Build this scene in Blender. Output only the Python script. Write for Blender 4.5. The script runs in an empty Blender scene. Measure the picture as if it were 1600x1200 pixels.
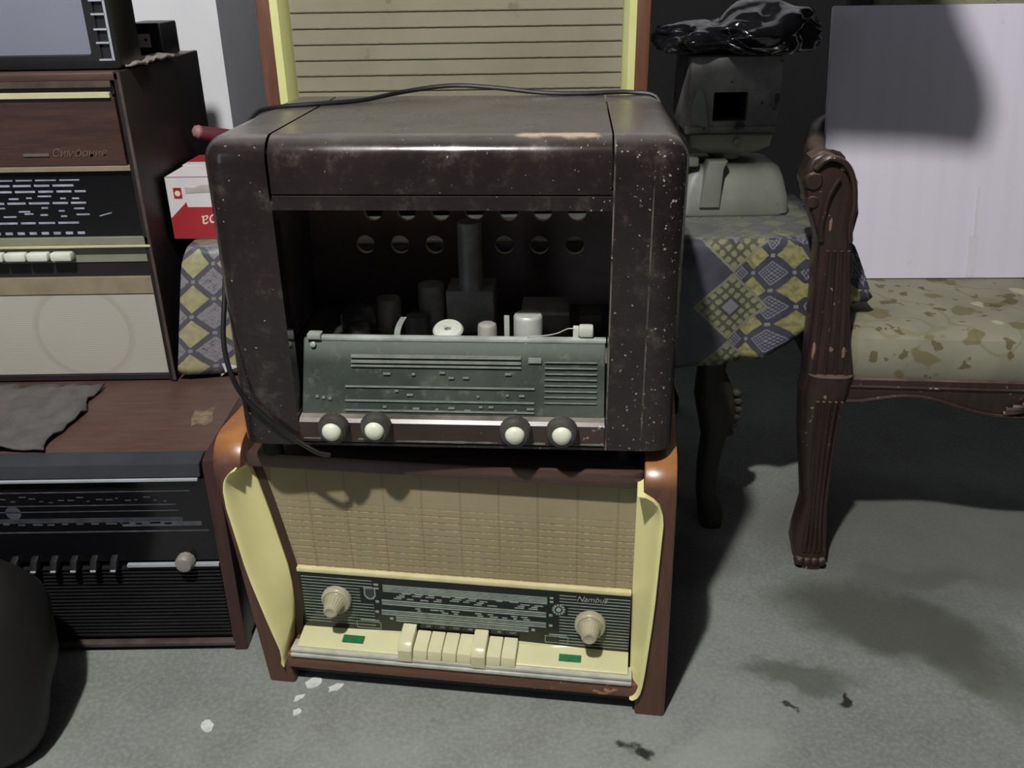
import bpy, bmesh, math, random
from mathutils import Vector, Matrix, noise
random.seed(7)
SC = bpy.context.scene
COL = SC.collection
PI = math.pi

# ------------------------------------------------------------------ camera, light, exposure
cd = bpy.data.cameras.new('camera'); cam = bpy.data.objects.new('camera', cd); COL.objects.link(cam)
cd.sensor_fit = 'HORIZONTAL'; cd.sensor_width = 36.0; cd.lens = 36.0 * 1414.3 / 1600
cd.clip_start = .02
TH, RO = .4342, .0147
fw = Vector((0, math.cos(TH), -math.sin(TH))); up0 = Vector((0, math.sin(TH), math.cos(TH))); rt0 = Vector((1, 0, 0))
rt = rt0 * math.cos(RO) - up0 * math.sin(RO); up = up0 * math.cos(RO) + rt0 * math.sin(RO)
cam.matrix_world = Matrix(((rt.x, up.x, -fw.x, 0), (rt.y, up.y, -fw.y, 0), (rt.z, up.z, -fw.z, .95), (0, 0, 0, 1)))
SC.camera = cam

w = bpy.data.worlds.new('world'); SC.world = w; w.use_nodes = True
w.node_tree.nodes['Background'].inputs[0].default_value = (.80, .86, 1.0, 1)
w.node_tree.nodes['Background'].inputs[1].default_value = .018

def lamp(name, loc, power, radius, color):
    ld = bpy.data.lights.new(name, 'POINT'); ld.energy = power; ld.shadow_soft_size = radius; ld.color = color
    o = bpy.data.objects.new(name, ld); COL.objects.link(o); o.location = loc
    return o
lamp('ceiling_bulb_light', (-.40, -.10, 2.45), 232, .038, (1.0, .975, .93))
lamp('added_fill_light', (1.5, -1.3, 2.35), 4, .04, (.86, .92, 1.0))  # added fill lamp without a known source, for weak fill and glints
ad = bpy.data.lights.new('added_edge_light', 'AREA'); ad.shape = 'RECTANGLE'; ad.size = .6; ad.size_y = 1.5; ad.energy = 4.0; ad.color = (.70, .82, 1.0)  # added unseen area light for bluish gloss on edges, no real opening
ao = bpy.data.objects.new('added_edge_light', ad); COL.objects.link(ao); ao.location = (-2.0, -.9, 1.35)
ao.rotation_euler = (Vector((-.1, 1.1, .6)) - ao.location).to_track_quat('-Z', 'Y').to_euler()

SC.view_settings.view_transform = 'Standard'; SC.view_settings.look = 'None'
SC.view_settings.gamma = 1; SC.view_settings.use_curve_mapping = False
SC.view_settings.exposure = 0.0

# ------------------------------------------------------------------ node helpers
def S(r, g, b):
    f = lambda v: ((v / 255 + .055) / 1.055) ** 2.4 if v > 10.3 else v / 255 / 12.92
    return (f(r), f(g), f(b), 1)

class NX:                                   # tiny expression wrapper for Math nodes
    nt = None
    def __init__(s, sock): s.s = sock
    @staticmethod
    def op(o, *a):
        n = NX.nt.nodes.new('ShaderNodeMath'); n.operation = o
        for i, v in enumerate(a):
            if isinstance(v, NX): NX.nt.links.new(v.s, n.inputs[i])
            else: n.inputs[i].default_value = v
        return NX(n.outputs[0])
    def __add__(s, b): return NX.op('ADD', s, b)
    __radd__ = __add__
    def __sub__(s, b): return NX.op('SUBTRACT', s, b)
    def __rsub__(s, b): return NX.op('SUBTRACT', b, s)
    def __mul__(s, b): return NX.op('MULTIPLY', s, b)
    __rmul__ = __mul__
    def __truediv__(s, b): return NX.op('DIVIDE', s, b)
    def __lt__(s, b): return NX.op('LESS_THAN', s, b)
    def __gt__(s, b): return NX.op('GREATER_THAN', s, b)
def fract(a): return NX.op('FRACT', a)
def nabs(a): return NX.op('ABSOLUTE', a)
def nmax(a, b): return NX.op('MAXIMUM', a, b)
def nmin(a, b): return NX.op('MINIMUM', a, b)
def nsqrt(a): return NX.op('SQRT', a)
def nsin(a): return NX.op('SINE', a)
def nfloor(a): return NX.op('FLOOR', a)
def smooth(a, lo, hi):
    n = NX.nt.nodes.new('ShaderNodeMapRange'); n.interpolation_type = 'SMOOTHSTEP'
    NX.nt.links.new(a.s, n.inputs[0]); n.inputs[1].default_value = lo; n.inputs[2].default_value = hi
    return NX(n.outputs[0])
def mix(fac, a, b):
    n = NX.nt.nodes.new('ShaderNodeMix'); n.data_type = 'RGBA'
    if isinstance(fac, NX): NX.nt.links.new(fac.s, n.inputs[0])
    else: n.inputs[0].default_value = fac
    for i, v in ((6, a), (7, b)):
        if isinstance(v, NX): NX.nt.links.new(v.s, n.inputs[i])
        else: n.inputs[i].default_value = v
    return NX(n.outputs[2])
def nnoise(scale, detail=4, rough=.55, vec=None, stretch=None):
    n = NX.nt.nodes.new('ShaderNodeTexNoise'); n.inputs['Scale'].default_value = scale
    n.inputs['Detail'].default_value = detail; n.inputs['Roughness'].default_value = rough
    v = vec or NX.co
    if stretch:
        m = NX.nt.nodes.new('ShaderNodeMapping'); m.inputs['Scale'].default_value = stretch
        NX.nt.links.new(v, m.inputs[0]); v = m.outputs[0]
    NX.nt.links.new(v, n.inputs['Vector'])
    return NX(n.outputs['Fac'])

def start(name, rough=.5, metal=0, spec=.5):
    m = bpy.data.materials.new(name); m.use_nodes = True; nt = m.node_tree; NX.nt = nt
    b = nt.nodes['Principled BSDF']
    b.inputs['Roughness'].default_value = rough; b.inputs['Metallic'].default_value = metal
    b.inputs['Specular IOR Level'].default_value = spec
    tc = nt.nodes.new('ShaderNodeTexCoord'); NX.co = tc.outputs['Object']; NX.uv = tc.outputs['UV']
    sp = nt.nodes.new('ShaderNodeSeparateXYZ'); nt.links.new(NX.co, sp.inputs[0])
    NX.x, NX.y, NX.z = (NX(sp.outputs[i]) for i in range(3))
    return m, b
def setc(b, c):
    if isinstance(c, NX): NX.nt.links.new(c.s, b.inputs['Base Color'])
    else: b.inputs['Base Color'].default_value = c
def setr(b, r): NX.nt.links.new(r.s, b.inputs['Roughness'])
def bump(b, h, strength=.3, dist=.002):
    n = NX.nt.nodes.new('ShaderNodeBump'); n.inputs['Strength'].default_value = strength
    n.inputs['Distance'].default_value = dist
    NX.nt.links.new(h.s, n.inputs['Height']); NX.nt.links.new(n.outputs[0], b.inputs['Normal'])
def upness():
    g = NX.nt.nodes.new('ShaderNodeNewGeometry'); sp = NX.nt.nodes.new('ShaderNodeSeparateXYZ')
    NX.nt.links.new(g.outputs['Normal'], sp.inputs[0]); return NX(sp.outputs[2])

def M(name, c, c2=None, rough=.5, metal=0, scale=15, spec=.5, bmp=0, bscale=120, stretch=None,
      speck=None, sthr=.68, sscale=160, dust=None, damt=.6):
    m, b = start(name, rough, metal, spec)
    col = c
    if c2: col = mix(smooth(nnoise(scale, 5, .6, stretch=stretch), .3, .7), c, c2)
    if speck: col = mix(smooth(nnoise(sscale, 2, .5) * .75 + nnoise(9, 3) * .25, sthr, sthr + .035), col, speck)
    if dust:
        d = smooth(upness(), .55, .95) * smooth(nnoise(14, 6, .65), .2, .75) * damt
        col = mix(d, col, dust)
    setc(b, col)
    if bmp: bump(b, nnoise(bscale, 3), bmp)
    return m

def wood(name, c, c2, rough=.4, axis='x', speck=None, sthr=.7, dust=None, damt=.5, spec=.5):
    st = {'x': (1.2, 14, 14), 'y': (14, 1.2, 14), 'z': (14, 14, 1.2)}[axis]
    m, b = start(name, rough, 0, spec)
    col = mix(smooth(nnoise(9, 8, .7, stretch=st), .32, .68), c, c2)
    if speck: col = mix(smooth(nnoise(110, 3, .6) * .7 + nnoise(8, 2) * .3, sthr, sthr + .04), col, speck)
    if dust: col = mix(smooth(upness(), .55, .95) * smooth(nnoise(14, 6, .65), .2, .75) * damt, col, dust)
    setc(b, col)
    return m

MT = {}
# ------------------------------------------------------------------ materials
# concrete floor with stains, smudges, a few pale splashes and painted light falloff
m, b = start('concrete', .62, 0, .35)
c = mix(smooth(nnoise(2.6, 6, .62), .3, .72), S(138, 143, 139), S(112, 116, 112))
c = mix(smooth(nnoise(14, 8, .7), .45, .8) * .5, c, S(96, 99, 95))
c = mix(smooth(nnoise(150, 3, .6), .35, .75) * .35, c, S(165, 170, 165))
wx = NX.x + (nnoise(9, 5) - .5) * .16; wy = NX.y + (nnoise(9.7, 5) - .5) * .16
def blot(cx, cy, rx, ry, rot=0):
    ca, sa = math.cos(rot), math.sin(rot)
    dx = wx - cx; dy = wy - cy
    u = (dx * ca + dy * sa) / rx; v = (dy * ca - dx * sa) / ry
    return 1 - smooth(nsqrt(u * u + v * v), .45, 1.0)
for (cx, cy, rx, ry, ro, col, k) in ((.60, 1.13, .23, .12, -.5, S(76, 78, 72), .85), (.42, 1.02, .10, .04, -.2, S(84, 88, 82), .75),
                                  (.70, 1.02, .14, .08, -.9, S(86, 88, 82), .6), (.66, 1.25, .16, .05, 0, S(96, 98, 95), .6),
                                  (.449, .972, .022, .012, .9, S(28, 30, 28), .95), (.148, .893, .016, .022, .3, S(25, 27, 26), .95),
                                  (.80, 1.36, .55, .26, -.2, S(88, 89, 87), .62), (.30, 1.30, .12, .10, 0, S(96, 97, 95), .5), (.37, .96, .018, .006, -.3, S(40, 42, 40), .9), (.26, .87, .14, .05, .2, S(160, 165, 160), .4),  # broad far-right blot paints the light's falloff, not dirt
                                  (-.45, .93, .10, .05, 0, S(150, 155, 150), .15)):
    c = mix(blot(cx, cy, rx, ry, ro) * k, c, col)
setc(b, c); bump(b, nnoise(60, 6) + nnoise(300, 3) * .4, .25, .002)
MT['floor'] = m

MT['wall'] = M('white_plaster', S(228, 230, 236), S(216, 218, 226), .8, scale=3, bmp=.15, bscale=40)
MT['backwall'] = M('dark_plaster', S(24, 23, 26), S(18, 17, 20), .85, scale=4, bmp=.2, bscale=40)
MT['ceil'] = M('ceiling_plaster', S(92, 92, 92), S(84, 84, 84), .9, scale=3)

# dark lacquered cabinet with dust and chips
m, b = start('dark_lacquer', .28, 0, .5)
c = mix(smooth(nnoise(6, 6, .6), .3, .75), S(34, 28, 29), S(44, 37, 37))
c = mix(smooth(nnoise(70, 4, .7), .5, .8) * .3, c, S(72, 66, 64))
side = smooth(NX.x, .05, .27)
sp_ = nmax(smooth(nnoise(210, 2, .5) + side * .05 + (nnoise(8, 3) - .5) * .12, .715, .75), smooth(nnoise(60, 3, .6, stretch=(1, 1, 3.5)) + side * .03, .735, .765) * .8)
c = mix(sp_ * .8, c, S(176, 166, 160))
c = mix(smooth(nnoise(24, 6, .75), .52, .72) * .22, c, S(128, 120, 114))
ln_ = nmax(smooth(nabs(NX.x - .2302), .0012, .0004) * (NX.z < .335), smooth(nabs(NX.x - .1878), .0012, .0004)) * smooth(nnoise(30, 3), .35, .6)
c = mix(ln_ * .55, c, S(140, 132, 124))
top = smooth(upness(), .6, .95)
c = mix(top * (smooth(nnoise(16, 6, .65), .15, .7) * .4 + .45), c, S(94, 90, 86))
c = mix(smooth(nabs(NX.y - .022) + (nnoise(22, 5) - .5) * .02 + nabs(NX.x - .12) * .04, .010, .004) * smooth(NX.z, .365, .37) * smooth(nabs(NX.x - .128) + (nnoise(40, 4) - .5) * .05, .045, .03), c, S(170, 150, 128))
setc(b, c); setr(b, smooth(nnoise(12, 5), .3, .8) * .12 + .12 + top * .10)
bump(b, nnoise(90, 4), .06, .001)
MT['lacquer'] = m
MT['lacquer_strip'] = M('dusty_dark_strip', S(48, 36, 34), S(66, 53, 50), .34, scale=10, speck=S(150, 140, 132), sthr=.66, dust=S(150, 142, 132), damt=.9)
MT['black'] = M('black_plastic', S(24, 23, 25), S(32, 31, 33), .4, scale=12)
MT['rubber'] = M('black_rubber', S(20, 19, 19), S(28, 27, 27), .75, scale=12)
MT['cord'] = M('black_cord', S(22, 22, 24), S(34, 34, 36), .38, scale=30)
MT['inner'] = M('cabinet_inside', S(112, 100, 98), S(130, 118, 114), .85, scale=20)
MT['backboard'] = M('brown_pressboard', S(176, 158, 150), S(150, 134, 128), .85, scale=14)
MT['chassis'] = M('dull_chassis_metal', S(130, 126, 120), S(98, 96, 92), .6, .3, scale=20)
MT['can'] = M('dusty_tube_can', S(176, 172, 164), S(138, 134, 128), .5, .2, scale=24)
MT['bright_can'] = M('pale_metal_can', S(206, 210, 204), S(180, 184, 178), .4, .2, scale=24)
MT['dark_tube'] = M('dark_glass_tube', S(112, 110, 108), S(80, 78, 78), .3, .1, scale=22)
MT['ceramic'] = M('pale_ceramic', S(205, 208, 198), S(180, 184, 172), .55, scale=20)
MT['rail'] = M('grey_rail', S(186, 192, 186), S(150, 156, 150), .5, .1, scale=30)
m, b = start('dusty_dial_glass', .22, 0, .5)
c = mix(smooth(nnoise(7, 5, .6), .3, .7), S(52, 58, 54), S(78, 84, 78))
c = mix(smooth(NX.z, .092, .118) * .55, c, S(122, 130, 122))
c = mix(smooth(nnoise(60, 4, .7), .52, .8) * .4, c, S(128, 134, 126))
setc(b, c); MT['dialglass'] = m
MT['dialmark'] = M('faded_dial_print', S(116, 122, 114), S(94, 100, 93), .6, scale=60)
MT['knobdark'] = M('dark_ribbed_knob', S(78, 76, 70), S(56, 54, 50), .45, scale=40)
MT['knobcap'] = M('cream_knob_cap', S(226, 228, 208), S(210, 212, 192), .35, scale=40)

# cream radio
MT['wood'] = wood('reddish_brown_veneer', S(100, 68, 54), S(80, 54, 44), .33, 'z', speck=S(170, 120, 80), sthr=.69)
MT['woodtop'] = wood('reddish_brown_top_veneer', S(84, 64, 56), S(64, 50, 45), .35, 'x', speck=S(150, 110, 85), sthr=.66)
m, b = start('orange_veneer_edge', .3, 0, .5)
c = mix(smooth(nnoise(9, 8, .7, stretch=(14, 14, 1.2)), .32, .68), S(96, 66, 52), S(78, 53, 44))
c = mix(smooth(upness(), .35, .85) * (NX.z > .3), c, mix(smooth(nnoise(40, 5), .3, .7), S(160, 108, 64), S(142, 94, 56)))
c = mix(smooth(nnoise(110, 3, .6, stretch=(1, 1, 3)), .72, .76), c, S(190, 140, 96))
setc(b, c); MT['sidewood'] = m
MT['raillwood'] = wood('scuffed_front_rail', S(118, 82, 64), S(98, 66, 51), .4, 'x', speck=S(186, 140, 104), sthr=.62)
MT['plinth'] = M('dark_plinth', S(40, 33, 32), S(30, 26, 26), .6, scale=10)
m, b = start('cream_plastic', .32, 0, .5)
setc(b, mix(smooth(nnoise(5, 4), .3, .7), S(238, 231, 168), S(229, 221, 156))); MT['cream'] = m
MT['creampanel'] = M('pale_cream_plastic', S(208, 206, 164), S(196, 194, 150), .3, scale=8)
MT['creambtn'] = M('cream_button', S(214, 210, 174), S(202, 198, 160), .25, scale=12)
MT['knobcream'] = M('aged_ivory_knob', S(178, 172, 148), S(158, 152, 128), .3, scale=40)
MT['gold'] = M('pale_gold_strip', S(236, 228, 184), S(222, 212, 164), .25, .25, scale=30)
MT['silver'] = M('silver_strip', S(214, 214, 204), S(186, 186, 178), .3, .3, scale=30)
MT['reveal'] = M('dark_brown_reveal', S(62, 42, 28), S(50, 34, 24), .6, scale=10)
m, b = start('tan_grille_cloth', .8, 0, .2)
weave = nsin(NX.x * 2600) * .5 + nsin(NX.z * 2600) * .5
c = mix(smooth(nnoise(5, 5, .6), .3, .75), S(160, 149, 120), S(146, 135, 106))
c = mix(weave * .12 + .12, c, S(120, 108, 82))
ph = fract(NX.z / .0106)
low = smooth(NX.z + (nnoise(3, 2) - .5) * .05, .305, .27)
c = mix(nmax(ph < .16, 0) * low * (.25 + .35 * smooth(nnoise(90, 2, stretch=(1, 1, .1)), .35, .6)), c, S(112, 92, 58))
c = mix((ph > .86) * low * smooth(nnoise(160, 2, stretch=(1, 1, .1)), .42, .6) * .6, c, S(214, 198, 152))
pv = fract((NX.x + (nnoise(4, 2) - .5) * .006) / .0525)
c = mix((pv < .06) * .28, c, S(110, 92, 62))
setc(b, c); bump(b, ph, .12, .001); MT['grille'] = m
MT['dialblack'] = M('black_dial_glass', S(22, 27, 25), S(28, 33, 31), .22, scale=10)
MT['dialwhite'] = M('pale_green_print', S(160, 172, 162), S(136, 148, 140), .5, scale=90)
MT['badge'] = M('green_badge', S(24, 92, 52), S(34, 112, 66), .4, scale=200)
# rear cream radio on the table
m, b = start('ribbed_beige_cloth', .8, 0, .2)
c = mix(smooth(nnoise(5, 6, .65), .3, .75), S(146, 142, 124), S(132, 128, 110))
c = mix(smooth(nnoise(26, 5, .6), .66, .74) * .5, c, S(96, 90, 68))
c = mix((nsin(NX.x * 2200) * .5 + nsin(NX.z * 2200) * .5) * .1 + .1, c, S(116, 112, 92))
setc(b, c); MT['ribcloth'] = m
MT['ribgroove'] = M('dark_groove_braid', S(92, 86, 66), S(74, 70, 54), .8, scale=160)
MT['palegreen'] = M('pale_green_cream_trim', S(226, 226, 158), S(212, 214, 146), .3, scale=6)
MT['wood2'] = wood('warm_brown_veneer', S(106, 70, 50), S(88, 58, 44), .35, 'z')
# left radios
MT['walnut'] = wood('dark_walnut_veneer', S(88, 62, 53), S(66, 47, 43), .42, 'x', dust=S(110, 100, 94), damt=.15)
MT['walnutface'] = wood('walnut_front', S(78, 54, 47), S(56, 40, 37), .38, 'x')
MT['maroonwood'] = wood('maroon_side_veneer', S(70, 44, 43), S(54, 34, 34), .4, 'z')
MT['darkside'] = M('near_black_side', S(30, 24, 26), S(38, 31, 32), .5, scale=8)
MT['scuff'] = M('scuffed_edge', S(84, 72, 68), S(56, 46, 44), .6, scale=20)
MT['slate'] = M('slate_grey_bezel', S(58, 60, 66), S(48, 50, 55), .4, scale=10)
MT['blackglass'] = M('black_glass', S(15, 15, 18), S(19, 19, 22), .15, scale=10)
MT['greyprint'] = M('dim_grey_print', S(84, 86, 94), S(62, 64, 72), .5, scale=60)
MT['blueprint'] = M('pale_blue_print', S(172, 176, 192), S(140, 144, 160), .5, scale=90)
MT['chrome'] = M('bright_strip', S(206, 212, 220), S(190, 196, 204), .3, .4, scale=20)
MT['tanstrip'] = M('tan_strip', S(148, 136, 114), S(132, 120, 100), .4, scale=20)
MT['dimbrass'] = M('dim_brass', S(112, 98, 84), S(94, 82, 70), .5, scale=40)
MT['yellowstrip'] = M('yellow_cream_strip', S(204, 198, 162), S(188, 182, 148), .4, scale=20)
MT['olive'] = M('olive_grey_panel', S(134, 136, 120), S(120, 122, 108), .5, scale=14)
MT['whitekey'] = M('white_key', S(222, 226, 214), S(204, 208, 198), .35, scale=30)
m, b = start('pale_speaker_cloth', .85, 0, .2)
c = mix((fract(NX.z / .0035) < .4) * .5, S(182, 179, 169), S(156, 153, 144))
dx = NX.x + .13; dz = NX.z - .085; rr = nsqrt(dx * dx + dz * dz)
c = mix(smooth(rr, .07, .073) * smooth(rr, .085, .076) * .35, c, S(150, 140, 124))
c = mix(smooth(nnoise(4, 3), .3, .7) * .25, c, S(160, 156, 142))
setc(b, c); MT['palecloth'] = m
MT['screen'] = M('grey_picture_tube', S(128, 132, 146), S(118, 122, 138), .35, scale=2)
MT['greycloth'] = M('grey_rag', S(96, 92, 92), S(78, 75, 76), .9, scale=30, bmp=.3)
MT['palerag'] = M('dusty_pale_paper', S(150, 142, 138), S(96, 88, 84), .9, scale=40)
MT['patch'] = M('worn_pale_patch', S(138, 122, 98), S(96, 74, 62), .6, scale=60)
# box
MT['whitecard'] = M('white_card', S(214, 210, 212), S(196, 192, 196), .5, scale=6)
MT['redcard'] = M('red_card_print', S(160, 42, 50), S(146, 36, 44), .45, scale=8)
MT['greyprint2'] = M('grey_card_shade', S(150, 146, 142), S(176, 172, 168), .6, scale=30)
MT['letter'] = M('cream_lettering', S(226, 206, 190), S(214, 194, 178), .5, scale=20)
MT['maroon'] = M('maroon_cloth', S(92, 32, 42), S(70, 24, 32), .7, scale=20)
MT['pink'] = M('dull_pink_end', S(150, 110, 112), S(134, 92, 96), .6, scale=20)
# things behind on the right
MT['scale'] = M('grey_green_enamel', S(128, 131, 122), S(110, 113, 105), .45, scale=9, speck=S(84, 84, 76), sthr=.68, sscale=60)
MT['grime'] = M('grimy_grey_metal', S(138, 136, 134), S(92, 90, 90), .7, scale=14, speck=S(52, 50, 50), sthr=.63, sscale=50)
MT['hole'] = M('black_inside', S(16, 15, 15), S(20, 19, 19), .9)  # near-black lining of the square opening
MT['bag'] = M('black_polythene', S(16, 16, 20), S(22, 22, 26), .16, scale=8, spec=.7)
MT['darklump'] = M('matt_black', S(17, 15, 16), S(22, 20, 20), .6, scale=8)
m, b = start('white_panel', .5, 0, .4)
c = mix(smooth(nsin(NX.x * 160) + (nnoise(6, 3) - .5), -.2, .9) * .4, S(213, 208, 223), S(208, 203, 218))
c = mix(smooth(nnoise(20, 5), .68, .75) * .4, c, S(180, 172, 176))
setc(b, c); MT['panel'] = m
MT['tape'] = M('clear_tape', S(214, 210, 220), S(208, 204, 214), .08, scale=20, spec=.8)
MT['carved'] = wood('worn_carved_wood', S(56, 41, 38), S(41, 31, 30), .38, 'z', speck=S(150, 128, 112), sthr=.63, dust=S(132, 116, 102), damt=.75)
MT['carvedtop'] = MT['carved']
MT['wornedge'] = M('bare_worn_wood', S(150, 126, 106), S(112, 86, 70), .6, scale=30)
MT['tablewood'] = wood('dusty_table_leg_wood', S(58, 53, 45), S(44, 40, 35), .6, 'z')
# floral upholstery
m, b = start('floral_upholstery', .85, 0, .2)
c = mix(smooth(nnoise(8, 5), .3, .7), S(142, 141, 123), S(126, 125, 109))
p1 = smooth(nnoise(17, 2, .4), .60, .63); p2 = smooth(nnoise(26, 3, .5), .60, .625)
st1 = nnoise(7, 2, .4); vein = smooth(nabs(st1 - .5), .018, .006)
c = mix(vein * .5, c, S(118, 114, 84))
c = mix(p1 * .75, c, S(104, 98, 66)); c = mix(p2 * .8, c, S(88, 80, 52))
c = mix(smooth(nnoise(12, 2), .66, .69) * .6, c, S(190, 186, 158))
setc(b, c); bump(b, nnoise(400, 2), .2, .001); MT['floral'] = m
# printed oilcloth
m, b = start('printed_oilcloth', .33, 0, .5)
su = NX.nt.nodes.new('ShaderNodeSeparateXYZ'); NX.nt.links.new(NX.uv, su.inputs[0])
u, v = NX(su.outputs[0]), NX(su.outputs[1])
def lattice(sz, ox, oy, asp=1.0):
    a = ((u - ox) * asp + (v - oy)) / sz; bb = ((u - ox) * asp - (v - oy)) / sz
    return nabs(fract(a) - .5), nabs(fract(bb) - .5), nfloor(a), nfloor(bb)
nv = mix(smooth(nnoise(30, 4, vec=NX.uv), .3, .7), S(60, 60, 72), S(72, 72, 82))
def nround(a): return NX.op('ROUND', a)
def dia(cx, cy, hx, hy):
    p = (u - cx) / (2 * hx); q = (v - cy) / (2 * hy)
    A_ = p + q; B_ = p - q; ra, rb = nround(A_), nround(B_)
    return A_ - ra, B_ - rb, ra, rb
fa, fb, ra, rb = dia(.387, .525, .0275, .0285)
fa, fb = nabs(fa), nabs(fb); edge = nmax(fa, fb)
par = 1 - (fract((ra + rb) * .5 + .25) > .5)
rough_e = edge + (nnoise(130, 3, vec=NX.uv) - .5) * .10
yel = mix(smooth(nnoise(90, 4, vec=NX.uv), .35, .7), S(150, 148, 102), S(112, 110, 78))
sm = mix(smooth(rough_e, .42, .38) * par, nv, yel)
orn = nmax(smooth(nabs(nsin(fa * 30 + 1) * nsin(fb * 30 + 1)), .35, .6) * (edge < .33), smooth(nabs(edge - .335), .035, .015) * smooth(nabs(nsin((fa - fb) * 24)), .1, .4))
sm = mix(orn * (1 - par) * .75, sm, S(138, 138, 150))
sm = mix((fa + fb) > .9, sm, S(128, 128, 136))
# big medallions in one column, plain ground beyond
ga, gb, gra, grb = dia(.3545, .441, .0615, .0575)
e2 = nmax(nabs(ga), nabs(gb))
med = mix(smooth(nnoise(110, 4, vec=NX.uv) * .6 + nabs(nsin(ga * 20) * nsin(gb * 20)) * .5, .42, .62), S(78, 80, 64), S(128, 128, 102))
med = mix(e2 < .17, med, S(66, 68, 60)); med = mix(e2 < .12, med, S(120, 120, 126))
med = mix(smooth(nabs(e2 - .47), .03, .015), med, S(122, 122, 104))
cidx = gra + grb
c = mix(cidx > -.5, nv, med); c = mix(cidx > .5, c, sm)
sm_lit = mix((edge < .40) * (1 - par) * smooth(nnoise(150, 3, vec=NX.uv), .35, .55) * .8, sm, S(138, 134, 138))
sm_lit = mix((edge < .40) * par * .35, sm_lit, S(186, 182, 140))
sm_lit = mix(.12, sm_lit, S(150, 146, 150))
c = mix(u < -.30, c, sm_lit)  # left part painted paler, standing in for stronger light there
dustt = smooth(upness(), .7, .95)
c = mix(dustt * .7, c, S(104, 106, 104))
setc(b, c); setr(b, smooth(nnoise(20, 3), .3, .7) * .15 + .25); bump(b, nnoise(12, 4), .25, .01)
MT['oilcloth'] = m
MT['chip'] = M('white_plaster_chip', S(214, 218, 214), S(190, 194, 190), .8, scale=60)
MT['shoe'] = M('grey_blue_fabric', S(72, 72, 82), S(60, 60, 70), .8, scale=30)
MT['blocker'] = M('blocker_cloth', S(50, 44, 40), S(40, 36, 33), .9, scale=30)  # for the added shadow blocker above the view

# ------------------------------------------------------------------ mesh helpers
def BM(): return bmesh.new()
def box(bm, x0, x1, y0, y1, z0, z1, bev=0, seg=2):
    r = bmesh.ops.create_cube(bm, size=1)
    vs = r['verts']
    for q in vs:
        q.co = Vector(((x0 + x1) / 2 + q.co.x * (x1 - x0), (y0 + y1) / 2 + q.co.y * (y1 - y0), (z0 + z1) / 2 + q.co.z * (z1 - z0)))
    if bev > 0:
        es = list({e for q in vs for e in q.link_edges})
        bmesh.ops.bevel(bm, geom=es, offset=bev, segments=seg, profile=.5, affect='EDGES')
    return bm
def prism(bm, pts, ax, a0, a1, bev=0, seg=2):
    mk = {'x': lambda p, a: (a, p[0], p[1]), 'y': lambda p, a: (p[0], a, p[1]), 'z': lambda p, a: (p[0], p[1], a)}[ax]
    A = [bm.verts.new(mk(p, a0)) for p in pts]; Bv = [bm.verts.new(mk(p, a1)) for p in pts]
    n = len(pts); fs = [bm.faces.new(A), bm.faces.new(list(reversed(Bv)))]
    for i in range(n):
        fs.append(bm.faces.new((A[i], Bv[i], Bv[(i + 1) % n], A[(i + 1) % n])))
    bmesh.ops.recalc_face_normals(bm, faces=fs)
    if bev > 0:
        es = [e for e in set(fs[0].edges) | set(fs[1].edges)]
        bmesh.ops.bevel(bm, geom=es, offset=bev, segments=seg, profile=.5, affect='EDGES')
    return bm
def rings(bm, R, cap=True, closed=True):
    V = [[bm.verts.new(p) for p in r] for r in R]; fs = []
    n = len(R[0])
    for i in range(len(V) - 1):
        for j in range(n if closed else n - 1):
            k = (j + 1) % n
            fs.append(bm.faces.new((V[i][j], V[i][k], V[i + 1][k], V[i + 1][j])))
    if cap and closed:
        fs.append(bm.faces.new(list(reversed(V[0])))); fs.append(bm.faces.new(V[-1]))
    bmesh.ops.recalc_face_normals(bm, faces=fs)
    return bm
def frame_of(d):
    d = Vector(d).normalized(); a = Vector((0, 0, 1)) if abs(d.z) < .9 else Vector((1, 0, 0))
    u_ = d.cross(a).normalized(); return u_, d.cross(u_).normalized(), d
def lathe(bm, prof, c, axis=(0, 0, 1), seg=24, ribs=0, ribd=0):
    u_, v_, d = frame_of(axis); c = Vector(c); R = []
    for r, hh in prof:
        R.append([tuple(c + d * hh + (u_ * math.cos(t) + v_ * math.sin(t)) * max(r - (ribd if ribs and (j % 2) and r > .4 * prof[0][0] else 0), 1e-5))
                  for j, t in ((j, 2 * PI * j / seg) for j in range(seg))])
    return rings(bm, R)
def catmull(P, n=6):
    P = [Vector(p) for p in P]; out = []
    for i in range(len(P) - 1):
        p0 = P[max(i - 1, 0)]; p1 = P[i]; p2 = P[i + 1]; p3 = P[min(i + 2, len(P) - 1)]
        for k in range(n):
            t = k / n
            out.append(.5 * ((2 * p1) + (p2 - p0) * t + (2 * p0 - 5 * p1 + 4 * p2 - p3) * t * t + (3 * p1 - p0 - 3 * p2 + p3) * t ** 3))
    out.append(P[-1]); return out
def tube(bm, pts, r, seg=8, n=6, smooth_=True):
    P = catmull(pts, n) if smooth_ else [Vector(p) for p in pts]
    R = []; prev = None
    for i, p in enumerate(P):
        d = (P[min(i + 1, len(P) - 1)] - P[max(i - 1, 0)]).normalized()
        if prev is None: u_, v_, _ = frame_of(d)
        else:
            u_ = (prev - d * prev.dot(d)).normalized(); v_ = d.cross(u_)
        prev = u_
        rr = r if not callable(r) else r(i / (len(P) - 1))
        R.append([tuple(p + (u_ * math.cos(2 * PI * j / seg) + v_ * math.sin(2 * PI * j / seg)) * rr) for j in range(seg)])
    return rings(bm, R)
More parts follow.
